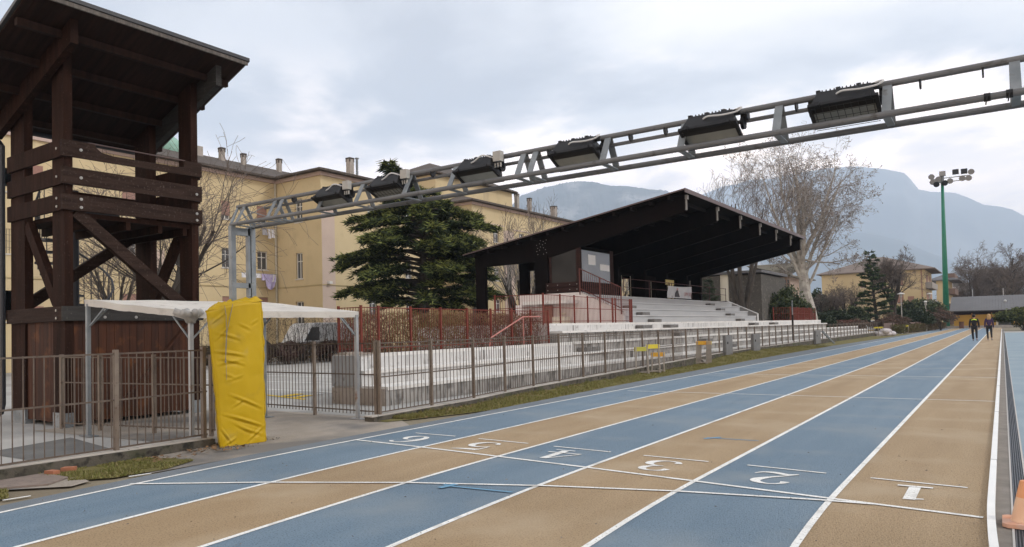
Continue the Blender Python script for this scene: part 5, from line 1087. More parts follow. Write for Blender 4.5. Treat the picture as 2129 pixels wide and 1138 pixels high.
# ------------------------------------------------------------------ vegetation
def rand_unit(rg):
    z = rg.uniform(-1, 1); a = rg.uniform(0, 2*PI); s = math.sqrt(1-z*z); return Vector((s*math.cos(a), s*math.sin(a), z))
class Tree:
    def __init__(s, seed): s.rg = random.Random(seed); s.limb = MB(); s.twig = MB(); s.tips = []; s.limb.raw = s.twig.raw = True
    def grow(s, p, d, L, r, lv, P):
        rg = s.rg; n = P['seg'][lv]; r = max(r, P.get('rmin', 0)); pts = [p.copy()]; rs = [r]; q = p.copy(); dd = d.normalized(); kids = []
        for i in range(n):
            dd = (dd+rand_unit(rg)*P['wig'][lv]+Vector((0, 0, P['up'][lv]))).normalized(); q = q+dd*(L/n); pts.append(q.copy()); rs.append(max(P.get('rmin', 0), r*lerp(1, P['taper'][lv], (i+1)/n))); kids.append((q.copy(), dd.copy(), rs[-1], (i+1)/n))
        (s.limb if r > P['split'] else s.twig).tube(pts, rs, 7 if r > .15 else (5 if r > .05 else 3), cap=False)
        if lv+1 >= len(P['seg']): s.tips.append((q.copy(), dd.copy())); return
        k = P['kids'][lv]; k = int(k) + (1 if rg.random() < k-int(k) else 0)
        for i in range(k):
            t = lerp(P['from'][lv], 1.0, (i+rg.random())/k); j = min(len(kids)-1, int(t*n)); b, bd, br, bt = kids[j]
            b = pts[j].lerp(pts[j+1], min(1, max(0, t*n-j)))
            ax = bd.orthogonal().normalized(); ax.rotate(Matrix.Rotation(rg.uniform(0, 2*PI), 3, bd)); ang = math.radians(rg.uniform(*P['ang'][lv])); nd = (bd*math.cos(ang)+ax*math.sin(ang)).normalized()
            s.grow(b, nd, L*rg.uniform(*P['len'][lv])*lerp(1.1, .7, t), br*P['rad'][lv], lv+1, P)
    def finish(s, name, label, cat, loc, m1, m2, group=None):
        t = thing(name, label, cat, loc, group); s.limb.build('trunk', m1, t)
        if s.twig.v: s.twig.build('crown', m2, t)
        return t
DEC = dict(seg=[6, 5, 4, 3, 2], wig=[.10, .18, .25, .3, .35], up=[.05, .06, .05, .05, .03], taper=[.45, .35, .35, .4, .5], kids=[9, 7, 6, 5], **{'from': [.30, .25, .2, .15]}, ang=[(25, 60), (30, 65), (30, 70), (30, 75)], len=[(.5, .75), (.45, .7), (.4, .65), (.4, .6)], rad=[.55, .55, .55, .6], split=.03, rmin=.009)
def dec(**k): d = dict(DEC); d.update(k); return d
# big plane tree
b = onY(1690, 668, 70); b.z = 0; H = onY(1665, 318, 70).z
T = Tree(21); trunk = [Vector((b.x, 70, 0)), onY(1682, 640, 70), onY(1674, 610, 70), onY(1670, 570, 70)]
T.limb.tube(trunk+[onY(1666, 540, 70), onY(1661, 500, 70), onY(1658, 450, 70)], [.72, .55, .47, .42, .33, .22, .10], 10, cap=False)
PL = dec(rmin=.010, seg=[7, 5, 4, 3, 2], kids=[7, 5.5, 4.5, 3.2], up=[.10, .10, .04, -.02, -.05], wig=[.12, .22, .32, .42, .5], len=[(.38, .55), (.42, .65), (.40, .65), (.4, .6)], **{'from': [.22, .15, .15, .1]}, split=.055, taper=[.2, .35, .35, .4, .5])
for px, py, r, w in ((1630, 332, 0.209, 1), (1678, 325, 0.217, 1), (1650, 335, 0.194, 1), (1752, 345, 0.226, 1), (1735, 385, 0.161, 1), (1592, 350, 0.177, 1), (1575, 400, 0.146, 1), (1780, 420, 0.146, 1), (1785, 500, 0.121, .8), (1560, 500, 0.105, .8), (1703, 345, 0.177, 1), (1600, 380, 0.137, 1), (1765, 375, 0.146, 1), (1640, 380, 0.146, 1), (1715, 420, 0.129, 1), (1780, 560, 0.105, 1), (1590, 560, 0.096, 1)):
    tgt = onY(px, py, 70+T.rg.uniform(-3, 3)); st = trunk[2].lerp(onY(1666, 530, 70), T.rg.random()); v = tgt-st
    T.grow(st, v+Vector((0, 0, -.12*v.length)), v.length*.98, r, 0, PL)
t = T.finish('plane_tree', 'tall bare plane tree with pale bark standing right of the stand roof', 'tree', b, M_barkp, M_twigg)
sd = MB(); sd.raw = True
for p, d in T.tips:
    if T.rg.random() < .45:
        q = p+rand_unit(T.rg)*.05; s_ = T.rg.uniform(.03, .05); sd.add([q+Vector((s_, 0, 0)), q+Vector((0, s_, 0)), q+Vector((-s_, 0, 0)), q+Vector((0, -s_, 0)), q+Vector((0, 0, s_*1.2)), q+Vector((0, 0, -s_*1.2))], [(0, 1, 4), (1, 2, 4), (2, 3, 4), (3, 0, 4), (1, 0, 5), (2, 1, 5), (3, 2, 5), (0, 3, 5)])
o = sd.build('seed_balls', M_seed, t); o['kind'] = 'stuff'
print('plane tips', len(T.tips))
def bare(name, label, base, H, seeds, P, n=1, r0=.2, lean=(0, 0, 1), m1=M_bark, m2=M_twig, fork=None, group=None, frac=.9):
    T = Tree(seeds); b = Vector(base)
    if fork:
        T.limb.tube([b, b+Vector((0, 0, fork[0]*.5)), b+Vector((0, 0, fork[0]))], [r0*1.15, r0, r0*.95], 8, cap=False)
        for k in range(fork[1]):
            a = 2*PI*k/fork[1]+T.rg.uniform(-.4, .4); s = fork[2]*T.rg.uniform(.6, 1.2)
            T.grow(b+Vector((0, 0, fork[0]*T.rg.uniform(.85, 1))), Vector((math.cos(a)*s, math.sin(a)*s, 1)), (H-fork[0])*T.rg.uniform(.5, .65)*frac/.9, r0*.55, 0, P)
    else: T.grow(b, Vector(lean), H*.72, r0, 0, P)
    return T.finish(name, label, 'tree', b, m1, m2, group)
# drooping tree behind the tower
Wp = dec(rmin=.007, seg=[4, 4, 4, 3], kids=[7, 5, 4], up=[.05, .10, .02, -.08], wig=[.18, .22, .2, .2], ang=[(20, 60), (20, 60), (20, 60)], len=[(.7, 1.0), (.6, .9), (.5, .8)], **{'from': [.3, .2, .15]}, rad=[.45, .42, .45], split=.035)
p = onX(345, 660, -28); bare('bare_tree', 'bare tree with drooping thin twigs between the tower posts and the ochre block', (-28, p.y, 0), 8.6, 5, Wp, r0=.26, fork=(2.6, 7, .95), frac=1.0)
p = onX(250, 660, -31); bare('bare_tree', 'bare twiggy tree seen through the left part of the tower', (-31, p.y, 0), 6.5, 15, Wp, r0=.18, fork=(2.0, 5, .9))
# multi-stem tree behind the stand end
MS = dec(seg=[6, 4, 3, 2], kids=[6, 6, 5], up=[.12, .12, .1, .1], wig=[.1, .2, .25, .3], ang=[(15, 45), (15, 45), (15, 45)], len=[(.35, .55), (.45, .65), (.4, .6)], **{'from': [.45, .25, .2]}, rad=[.4, .45, .5], split=.04, taper=[.14, .3, .4, .5])
T = Tree(8); bs = onY(1545, 665, 55); bs.z = 0
for px, py, r in ((1497, 432, .15), (1518, 425, .19), (1537, 422, .20), (1556, 430, .19), (1572, 455, .15)):
    tg = onY(px, py, 55+T.rg.uniform(-1, 1)); st = bs+Vector((T.rg.uniform(-.5, .5), 0, 1.2)); v = tg-st; T.grow(st, v+Vector(((px-1545)*.03, 0, 0)), v.length, r*1.35, 0, MS)
T.limb.tube([bs, bs+Vector((0, 0, 1.6))], [.8, .6], 9, cap=False)
T.finish('bare_tree', 'dark multi-stemmed bare tree rising behind the end of the stand', 'tree', bs, M_bark, M_twig)
# upright trees before the far wing
UP = dec(seg=[5, 4, 3, 2], kids=[12, 7, 4], up=[.08, .16, .15, .1], wig=[.06, .14, .2, .2], ang=[(20, 50), (15, 45), (15, 45)], len=[(.35, .55), (.4, .6), (.4, .6)], **{'from': [.25, .2, .2]}, rad=[.3, .42, .5], split=.03)
for k, (px, X, top, lb) in enumerate(((1060, -31, 440, 'slim bare tree in front of the far wing left of the stand roof'), (1115, -30, 445, 'slim bare tree rising over the stand roof before the far wing'), (985, -31, 455, 'slim bare tree between the cedar and the far wing'), (1148, -31, 452, 'slim bare tree close above the stand roof slope'))):
    p = onX(px, 660, X); bare('bare_tree', lb, (X, p.y, 0), onX(px, top, X).z*1.12, 30+k, UP, r0=.16)
PO = dec(seg=[4, 4, 3], kids=[9, 5], up=[.15, .12, .1], wig=[.15, .2, .2], ang=[(10, 50), (10, 40)], len=[(.9, 1.3), (.4, .7)], **{'from': [.5, .3]}, rad=[.35, .5], split=.04)
p = onX(1098, 660, -24); bare('pollard_tree', 'pollarded grey tree seen between the stand posts', (-24.5, p.y, 0), 7.2, 44, PO, r0=.30, fork=(1.9, 7, .6), m2=M_twigg)
p = onX(1302, 660, -22.5); bare('bare_tree', 'bare tree glimpsed through the open slot in the stand back wall', (-22.5, p.y, 0), 6, 46, PO, r0=.22, fork=(2.2, 5, .6), m2=M_twigg)
# far bare trees
p = onY(1858, 668, 100); bare('bare_tree', 'spreading bare tree in front of the far yellow block beside the conifer', (p.x, 100, 0), onY(1862, 505, 100).z, 51, dec(rmin=.012, kids=[8, 7, 6, 4], up=[.06, .08, .08, .06, .05]), r0=.36, fork=(3.2, 5, .55), m1=M_bark)
p = onY(1762, 668, 98); bare('bare_tree', 'reddish bushy bare tree in front of the far yellow block', (p.x, 98, 0), onY(1762, 568, 98).z, 52, dec(rmin=.010, kids=[6, 5, 4, 3]), r0=.3, fork=(1.0, 6, .8))
p = onY(1722, 668, 92); bare('bare_tree', 'small bare tree beside the plane tree trunk', (p.x, 92, 0), onY(1722, 585, 92).z, 53, dec(rmin=.012, kids=[7, 6, 5, 3]), r0=.22, fork=(1.5, 5, .7))
p = onY(2022, 668, 160); bare('bare_tree', 'dense dark conical bare tree behind the club house roof', (p.x, 160, 0), onY(2022, 536, 160).z*1.04, 54, dec(rmin=.016, seg=[7, 4, 3, 2], kids=[70, 12, 7], up=[0, .10, .08, .05], **{'from': [.14, .1, .1]}, len=[(.36, .46), (.35, .55), (.4, .6)], ang=[(55, 80), (25, 60), (25, 60)], rad=[.26, .5, .6], wig=[.03, .15, .25, .3], taper=[.15, .3, .4, .5], split=.05), r0=.3)
p = onY(2040, 668, 175); bare('bare_tree', 'grey bare tree behind the dark conical one', (p.x, 175, 0), onY(2040, 535, 175).z*1.1, 60, dec(rmin=.016, kids=[10, 8, 6, 4]), r0=.25)
p = onY(2080, 668, 170); bare('bare_tree', 'middle round bare tree behind the club house roof', (p.x, 170, 0), onY(2080, 542, 170).z*1.08, 55, dec(rmin=.016, kids=[16, 9, 7, 4]), r0=.3, fork=(3.2, 7, .6))
p = onY(2113, 668, 150); bare('bare_tree', 'tall slender bare tree at the right edge behind the club house', (p.x, 150, 0), onY(2113, 512, 150).z*1.2, 56, dec(rmin=.016, kids=[16, 8, 5, 4], len=[(.28, .42), (.4, .6), (.4, .6), (.4, .6)], up=[.02, .10, .08, .05, .03]), r0=.25)
p = onY(2150, 668, 165); bare('bare_tree', 'bare tree partly cut by the right edge behind the club house', (p.x, 165, 0), 13, 57, dec(rmin=.016, kids=[10, 8, 6, 4]), r0=.25)
p = onY(2060, 668, 185); bare('bare_tree', 'low bare tree filling the gap behind the club house roof', (p.x, 185, 0), 9.5, 58, dec(rmin=.016, kids=[16, 9, 7, 4]), r0=.2, fork=(1, 7, .9))
p = onY(2000, 668, 185); bare('bare_tree', 'low bare tree just right of the green mast', (p.x, 185, 0), 9, 59, dec(rmin=.016, kids=[16, 9, 7, 4]), r0=.2, fork=(1, 7, .9))
p = onY(2100, 668, 190); bare('bare_tree', 'low bushy bare tree between the two tall trees behind the club house', (p.x, 190, 0), 9.5, 61, dec(rmin=.016, kids=[16, 9, 7, 4]), r0=.2, fork=(1, 7, .9))

# cedar
def needles(mb, p, d, L, n, rg, w=.03, lo=.09, hi=.2, vs=.03, lp=.5):
    side = d.cross(Vector((0, 0, 1)))
    if side.length < .01: side = Vector((1, 0, 0))
    side.normalize()
    for i in range(n):
        c = p+d*(L*rg.random())+side*rg.gauss(0, .05)+Vector((0, 0, rg.gauss(-.01, vs)))
        v = (d*rg.uniform(.2, 1)+side*rg.uniform(-1, 1)+Vector((0, 0, rg.uniform(-.3, .55)))).normalized()*rg.uniform(lo, hi); u = v.cross(rand_unit(rg)).normalized()*w
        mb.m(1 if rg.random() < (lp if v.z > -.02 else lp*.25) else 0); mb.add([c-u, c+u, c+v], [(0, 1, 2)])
def conifer(name, label, base, prof, nb, seed, droop=.35, sub=12, nn=16, lead=None, trunk_r=.28, w=.03, lo=.09, hi=.2, gapz=None, mats=(M_ced1, M_ced2), up=.0, vs=.03):
    rg = random.Random(seed); b = Vector(base); tr = MB(); fo = MB(); fo.raw = True; H = prof[-1][0]
    axis = lambda z: b+Vector((0, 0, z))+(lead(z) if lead else Vector())
    tr.tube([axis(H*k/12) for k in range(13)], [trunk_r*lerp(1, .08, k/12) for k in range(13)], 8, cap=False)
    z0 = prof[0][0]
    for k in range(nb):
        t = (k+rg.random())/nb; z = z0+(H-z0)*(t**.9); R = interp(z, prof)*rg.uniform(.62, 1.12); a = k*2.399+rg.uniform(-.5, .5); d0 = Vector((math.cos(a), math.sin(a), up+.28*rg.random())); p = axis(z); pts = [p.copy()]; q = p.copy(); n = 6; d = d0.normalized()
        for i in range(n):
            d = (d+Vector((0, 0, -droop*.16*(i+.5)/n*2))+rand_unit(rg)*.06).normalized(); q = q+d*(R/n); pts.append(q.copy())
        tr.tube(pts, [max(.012, trunk_r*.28*(1-i/n)*min(1, R/2+.2)) for i in range(n+1)], 4, cap=False)
        for j in range(max(3, int(sub*R/2.5))):
            s = lerp(.18, 1, math.sqrt(rg.random())); f = s*n; i = min(n-1, int(f)); c = pts[i].lerp(pts[i+1], f-i); dd = (pts[i+1]-pts[i]).normalized(); sd = dd.cross(Vector((0, 0, 1))).normalized()*(1 if rg.random() < .5 else -1)
            v = (dd*rg.uniform(.5, 1)+sd*rg.uniform(.2, 1.1)+Vector((0, 0, rg.uniform(-.25, .12)-droop*.25))).normalized(); L = rg.uniform(.25, .8)*min(1.1, .3+R*.25)*(1.15-.4*s)
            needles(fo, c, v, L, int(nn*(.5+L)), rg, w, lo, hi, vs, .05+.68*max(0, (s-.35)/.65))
    t = thing(name, label, 'tree', b); tr.build('trunk', M_bark, t); fo.build('crown', list(mats), t); return t
cb = Vector((-26.2, 30.05, 0)); zt = onX(835, 332, -26.2).z
def clead(z): s = max(0, (z-7.9)/(zt-7.9)); return Vector((-.9, -1.9, 0))*(s**1.25)
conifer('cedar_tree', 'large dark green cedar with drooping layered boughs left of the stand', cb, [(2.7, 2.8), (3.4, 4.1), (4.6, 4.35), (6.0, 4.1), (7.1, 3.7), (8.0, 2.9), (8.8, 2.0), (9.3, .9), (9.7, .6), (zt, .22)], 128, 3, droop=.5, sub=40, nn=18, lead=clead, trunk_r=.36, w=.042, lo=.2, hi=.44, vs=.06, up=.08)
p = onY(1825, 668, 95); zt = onY(1814, 522, 95).z
conifer('conifer_tree', 'narrow green conifer in front of the far yellow block', (p.x, 95, 0), [(1.2, 1.6), (2.0, 2.7), (3.5, 2.1), (6, 1.6), (8, 1.0), (zt, .3)], 60, 5, droop=.2, sub=30, nn=16, trunk_r=.25, w=.06, lo=.2, hi=.45, up=.15, lead=lambda z: Vector((-.7*z/10, 0, 0)), mats=(mat('far conifer dark', (.020, .040, .018), .8), mat('far conifer light', (.07, .10, .03), .8)))
p = onY(1474, 660, 50); conifer('conifer_tree', 'small dark young conifer beside the end of the stand platform', (p.x, 50, 0), [(2.0, .9), (2.8, 1.0), (3.6, .7), (4.6, .15)], 40, 6, droop=.1, sub=26, nn=14, trunk_r=.08, w=.04, lo=.12, hi=.25, up=.4, mats=(M_leaf1, mat('young conifer', (.03, .045, .025), .8)))
def bush(name, label, c, R, n, seed, m=(M_leaf1, M_leaf2), ls=.09, cat='bush', clumps=40, stems=True, flat=False, twigm=M_bark, group=None):
    rg = random.Random(seed); c = Vector(c); mb = MB(); mb.raw = True; t = thing(name, label, cat, (c.x, c.y, c.z), group); C = []
    for k in range(clumps):
        d = rand_unit(rg); d.z = abs(d.z)*(1.0) if rg.random() < .75 else d.z*.5; f = rg.uniform(.55, .95); C.append((Vector((d.x*R[0]*f, d.y*R[1]*f, R[2]*.48+d.z*R[2]*.48*f)), rg.uniform(.18, .36)))
    for i in range(n):
        q, s = C[rg.randrange(len(C))]; d = rand_unit(rg); rr = rg.random()**.4*s; p = c+q+Vector((d.x*R[0]*rr, d.y*R[1]*rr, d.z*R[2]*rr*.6)); p.z = max(p.z, c.z+.02)
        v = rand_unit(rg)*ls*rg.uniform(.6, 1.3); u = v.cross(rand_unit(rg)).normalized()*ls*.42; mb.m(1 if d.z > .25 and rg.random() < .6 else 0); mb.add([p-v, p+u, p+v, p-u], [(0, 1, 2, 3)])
    if stems:
        s = MB(); s.raw = True
        for k in range(14):
            a = rg.random()*6.3; e = c+Vector((math.cos(a)*R[0]*.6*rg.random(), math.sin(a)*R[1]*.6*rg.random(), R[2]*.75)); s.tube([c+Vector((rg.uniform(-.1, .1), rg.uniform(-.1, .1), 0)), c.lerp(e, .5)+rand_unit(rg)*.1, e], [.03, .02, .01], 4, cap=False)
        s.build('stems', twigm, t)
    mb.build('foliage', list(m), t); return t
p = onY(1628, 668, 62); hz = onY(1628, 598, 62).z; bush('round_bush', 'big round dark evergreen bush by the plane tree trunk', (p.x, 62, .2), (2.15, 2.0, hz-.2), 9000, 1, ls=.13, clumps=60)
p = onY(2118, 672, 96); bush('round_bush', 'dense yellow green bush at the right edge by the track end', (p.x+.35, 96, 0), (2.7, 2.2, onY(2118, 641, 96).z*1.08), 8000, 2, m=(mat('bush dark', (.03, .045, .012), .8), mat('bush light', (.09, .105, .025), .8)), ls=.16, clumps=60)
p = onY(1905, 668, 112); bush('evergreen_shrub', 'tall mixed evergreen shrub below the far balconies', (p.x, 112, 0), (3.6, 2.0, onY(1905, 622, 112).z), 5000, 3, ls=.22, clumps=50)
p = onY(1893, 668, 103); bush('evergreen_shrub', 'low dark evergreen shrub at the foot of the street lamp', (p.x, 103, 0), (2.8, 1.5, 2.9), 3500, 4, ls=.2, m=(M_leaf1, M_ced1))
p = onY(1706, 668, 85); bush('evergreen_shrub', 'low dark shrub right of the plane tree trunk', (p.x, 85, 0), (1.8, 1.4, onY(1706, 650, 85).z), 2500, 5, ls=.16, m=(M_leaf1, M_ced1))
p = onY(1742, 668, 90); bush('evergreen_shrub', 'dark rounded shrub among the bare bushes before the far yellow block', (p.x, 90, 0), (1.7, 1.4, onY(1742, 640, 90).z), 2500, 6, ls=.16, m=(M_ced1, M_leaf1))
p = onY(1778, 668, 92); bush('evergreen_shrub', 'dark shrub beside the narrow conifer', (p.x, 92, 0), (1.5, 1.4, onY(1778, 636, 92).z), 2500, 7, ls=.16, m=(M_ced1, M_leaf2))
p = onY(1697, 660, 110); bush('evergreen_shrub', 'tall dark hedge mass behind the plane tree trunk', (p.x, 110, 0), (1.9, 2, onY(1697, 600, 110).z), 4000, 8, ls=.25, m=(M_leaf1, M_ced1), clumps=60)
for k, (px, Y, top, lb) in enumerate(((1855, 92, 652, 'brown leafless shrub at the foot of the narrow conifer'), (1838, 90, 660, 'brown leafless shrub behind the far yellow hurdle'), (1920, 106, 645, 'reddish brown leafless shrub by the slim lamp post'), (1955, 108, 640, 'grey brown leafless shrub just left of the green mast'), (1770, 88, 664, 'red brown leafless shrub by the white car'), (1725, 86, 668, 'red brown leafless shrub by the end of the terrace'))):
    p = onY(px, 668, Y); bush('leafless_shrub', lb, (p.x, Y, 0), (1.9, 1.4, max(1.2, onY(px, top, Y).z)), 2600, 20+k, m=(mat('brown brush', (.10, .075, .058), .95), mat('red brush', (.13, .08, .06), .95)), ls=.13, clumps=35, group=None)
# hedges: many fine twigs
def hedge(name, label, pts, w, h0, h1, n, seed, mats=(M_hedge1, M_hedge2), tw=.006, L=.5, olive=lambda s: .4):
    rg = random.Random(seed); t = thing(name, label, 'hedge', (pts[0][0], pts[0][1], 0)); mb = MB(); mb.raw = True; P = [Vector((*p, 0)) for p in pts]; S = [0]
    for a, b in zip(P, P[1:]): S.append(S[-1]+(b-a).length)
    for i in range(n):
        s = rg.random()*S[-1]
        for k in range(len(P)-1):
            if s <= S[k+1]: break
        d = (P[k+1]-P[k]).normalized(); c = P[k]+d*(s-S[k])+Vector((-d.y, d.x, 0))*w*rg.uniform(-.5, .5); hh = (h1+.10*mnoise.noise((s*1.3, seed, 0))+.07*mnoise.noise((s*5, seed, 1))); z = lerp(h0, hh, rg.random()**.8)
        v = (Vector((0, 0, 1))*rg.uniform(.3, 1)+rand_unit(rg)*.75).normalized()*L*rg.uniform(.4, 1)
        if z+v.z > hh+.12*rg.random(): v.z = abs(hh-z)*.5
        u = v.cross(rand_unit(rg)).normalized()*tw; q = c+Vector((0, 0, z)); mb.m(1 if rg.random() < olive(s) else 0); mb.add([q-u, q+u, q+v+u*.4, q+v-u*.4], [(0, 1, 2, 3)])
    mb.build('twigs', list(mats), t); r = MB(); r.raw = True
    for i in range(int(S[-1]*7)):
        s = rg.random()*S[-1]
        for k in range(len(P)-1):
            if s <= S[k+1]: break
        d = (P[k+1]-P[k]).normalized(); c = P[k]+d*(s-S[k])+Vector((-d.y, d.x, 0))*w*rg.uniform(-.3, .3); r.tube([c, c+Vector((rg.uniform(-.1, .1), rg.uniform(-.1, .1), h1*.5)), c+Vector((rg.uniform(-.2, .2), rg.uniform(-.2, .2), h1*.85))], [.02, .014, .006], 4, cap=False)
    r.build('stems', M_bark, t); return t
hedge('leafless_hedge', 'clipped brown and olive leafless hedge behind the red fence', [(-12.75, 11.9), (-12.75, 20.1)], .85, .05, 1.95, 15000, 1, L=.32, tw=.006, olive=lambda s: .75 if 1.2 < s < 4.2 else .25)
hedge('leafless_hedge', 'low dark leafless hedge along the far side of the parking court', [(-31.2, 15), (-31.2, 32)], 1.0, .05, 1.05, 9000, 2, mats=(mat('dark twigs', (.075, .05, .042), .95), mat('olive twigs', (.10, .085, .04), .95)), L=.5, tw=.012)
hedge('leafless_hedge', 'ivy grown wire fence line in front of the white van', [(-30.4, 17), (-30.4, 30)], .15, .8, 2.6, 2200, 3, mats=(mat('dark ivy twigs', (.06, .05, .045), .95), M_bark), L=.7, tw=.007)
for k, (px, lb) in enumerate(((600, 'dark bushy shrub on the court edge, left of two'), (688, 'dark bushy shrub on the court edge, right of two'))):
    p = onX(px, 735, -30); bush('leafless_shrub', lb, (-30, p.y, 0), (.75, .75, 1.15), 2200, 40+k, m=(mat('dark red brush', (.06, .032, .028), .95), mat('brown brush', (.10, .075, .058), .95)), ls=.09, clumps=30)
a, b = (-8.75, 84.5), (-6.2, 126)
hedge('clipped_hedge', 'low clipped olive brown hedge along the far end of the track', [(-9.2, 85), (-8.6, 98), (-7.4, 125)], 1.1, .05, .95, 9000, 5, mats=(mat('hedge olive dark', (.085, .080, .028), .9), mat('hedge brown', (.12, .085, .045), .9)), L=.35, tw=.03, olive=lambda s: min(.95, .1+s/32))
hedge('leafless_hedge', 'red brown leafless hedge beside the white cars beyond the terrace', [(-19, 84), (-13.5, 88)], 1.2, .05, 1.6, 3500, 6, mats=(mat('far red twigs', (.16, .065, .05), .95), M_hedge1), L=.5, tw=.02)

# ------------------------------------------------------------------ people
def skin(name, verts, edges, radii, m_, parent, root=0, sub=2):
    me = bpy.data.meshes.new(name); wl = world_loc(parent); me.from_pydata([tuple(Vector(v)-wl) for v in verts], edges, []); o = bpy.data.objects.new(name, me); COL.objects.link(o)
    sk = o.modifiers.new('skin', 'SKIN'); sk.use_smooth_shade = True
    for i, r in enumerate(radii): me.skin_vertices[0].data[i].radius = (r, r) if not isinstance(r, tuple) else r; me.skin_vertices[0].data[i].use_root = (i == root)
    ss = o.modifiers.new('sub', 'SUBSURF'); ss.levels = sub; ss.render_levels = sub
    dg = bpy.context.evaluated_depsgraph_get(); dg.update(); m2 = bpy.data.meshes.new_from_object(o.evaluated_get(dg)); bpy.data.objects.remove(o); m2.name = name
    m2.materials.clear(); m2.materials.append(m_); o = bpy.data.objects.new(name, m2); COL.objects.link(o); o.parent = parent; return o
def walker(label, base, H, step, m_top, m_leg, m_hair, long_hair, fem, yoke):
    k = H/1.75; b = Vector(base); P = lambda x, y, z: b+Vector((x*k, y*k, z*k)); t = thing('person', label, 'person', b)
    sh = .175 if fem else .20; hp = .10
    fl = step  # +1: left foot forward (away), right foot behind
    J = {'pel': (0, 0, .93), 'waist': (0, 0, 1.07), 'chest': (0, .01, 1.28), 'neckb': (0, .0, 1.45), 'neck': (0, .01, 1.52), 'head': (0, .02, 1.62), 'top': (0, .01, 1.72),
         'shL': (-sh, 0, 1.40), 'elL': (-sh-.05, -.04*fl-.02, 1.12), 'wrL': (-sh-.06, -.10*fl+.05, .87), 'haL': (-sh-.05, -.12*fl+.07, .79),
         'shR': (sh, 0, 1.40), 'elR': (sh+.05, .04*fl-.02, 1.12), 'wrR': (sh+.06, .10*fl+.05, .87), 'haR': (sh+.05, .12*fl+.07, .79),
         'hpL': (-hp, 0, .90), 'knL': (-hp-.01, .16*fl, .49), 'anL': (-hp+.01, .14*fl+(-.10 if fl < 0 else .0), .09 if fl > 0 else .15), 'toL': (-hp, .14*fl+.14+(-.1 if fl < 0 else 0), .03 if fl > 0 else .03),
         'hpR': (hp, 0, .90), 'knR': (hp+.01, -.10*fl, .49), 'anR': (hp+.02, -.28*fl, .16 if fl > 0 else .09), 'toR': (hp+.03, -.28*fl+.12, .035)}
    names = list(J); E = [('pel', 'waist'), ('waist', 'chest'), ('chest', 'neckb'), ('neckb', 'neck'), ('neck', 'head'), ('head', 'top'), ('chest', 'shL'), ('shL', 'elL'), ('elL', 'wrL'), ('wrL', 'haL'), ('chest', 'shR'), ('shR', 'elR'), ('elR', 'wrR'), ('wrR', 'haR'), ('pel', 'hpL'), ('hpL', 'knL'), ('knL', 'anL'), ('anL', 'toL'), ('pel', 'hpR'), ('hpR', 'knR'), ('knR', 'anR'), ('anR', 'toR')]
    RAD = {'pel': .13, 'waist': .115 if fem else .125, 'chest': .13 if fem else .15, 'neckb': .06, 'neck': .05, 'head': .095, 'top': .07, 'sh': .062, 'el': .042, 'wr': .03, 'ha': .035, 'hp': .085, 'kn': .055, 'an': .036, 'to': .035}
    def rad(n, g=0): return (RAD.get(n) or RAD[n[:2]])*k+g
    def sub(ns, g, m_, nm, root):
        ed = [(ns.index(a), ns.index(c)) for a, c in E if a in ns and c in ns]; return skin(nm, [P(*J[n]) for n in ns], ed, [rad(n, g) for n in ns], m_, t, ns.index(root))
    sub(names, 0, M_skin, 'body', 'pel')
    J2 = dict(J); sub([n for n in names if n in ('pel', 'waist', 'chest', 'neckb', 'shL', 'elL', 'wrL', 'shR', 'elR', 'wrR')], .012 if fem else .02, m_top, 'jacket', 'chest')
    sub([n for n in names if n in ('pel', 'hpL', 'knL', 'anL', 'hpR', 'knR', 'anR')], .010 if fem else .018, m_leg, 'trousers', 'pel')
    for s in 'LR': skin('shoe', [P(*J['an'+s])+Vector((0, -.05, -.03)), P(*J['to'+s])+Vector((0, .06, .0))], [(0, 1)], [.048, .04], M_shoe, t)
    for s in 'LR':
        h = Vector(P(*J['ha'+s])); sx = 1 if s == 'L' else -1
        for q in range(4): skin('finger', [h+Vector((0, -.025+.016*q, -.01)), h+Vector((.004*sx, -.02+.016*q, -.05)), h+Vector((.012*sx, -.016+.014*q, -.085+.008*abs(q-1.5)))], [(0, 1), (1, 2)], [.009, .008, .007], M_skin, t, 0, 1)
        skin('thumb', [h+Vector((0, .02, .02)), h+Vector((.01*sx, .045, -.01)), h+Vector((.012*sx, .05, -.035))], [(0, 1), (1, 2)], [.010, .009, .008], M_skin, t, 0, 1)
    r = MB(); c = P(0, -.005, 1.655); r.ball(c, .112*k, 12, 9, .95, 1.02, 1.0)
    if long_hair: r.ball(P(0, -.055, 1.55), .12*k, 10, 8, .95, .6, 1.35); r.ball(P(.05, -.06, 1.46), .07*k, 8, 6, 1, .6, 1.3); r.ball(P(-.05, -.06, 1.46), .07*k, 8, 6, 1, .6, 1.3)
    r.build('hair', m_hair, t, smooth=True)
    r = MB(); c = P(0, .11, 1.60)
    r.ball(P(0, .115, 1.61), .02*k, 6, 4); r.ball(P(-.035, .10, 1.635), .011*k, 6, 4); r.ball(P(.035, .10, 1.635), .011*k, 6, 4); r.ball(P(-.1, .01, 1.62), .024*k, 6, 4, .5, 1, 1.4); r.ball(P(.1, .01, 1.62), .024*k, 6, 4, .5, 1, 1.4); r.build('face', M_skin, t, smooth=True)
    if yoke:
        r = MB(); n = 10
        for i in range(n):
            a, c = -1+2*i/n, -1+2*(i+1)/n; f = lambda u, v: P(u*.165, -(.178-.07*u*u)-.0+.05*v, 1.395-.02*abs(u)+.05*v-.03*u*u)
            r.quad(f(a, 0), f(c, 0), f(c, 1), f(a, 1))
        r.build('yoke', M_neon, t, smooth=True)
    return t
walker('man in black tracksuit with neon yellow shoulders walking away down lane two', (-1.515, 55.0, 0), 1.70, 1, M_jack, M_navy, M_hairk, False, False, True)
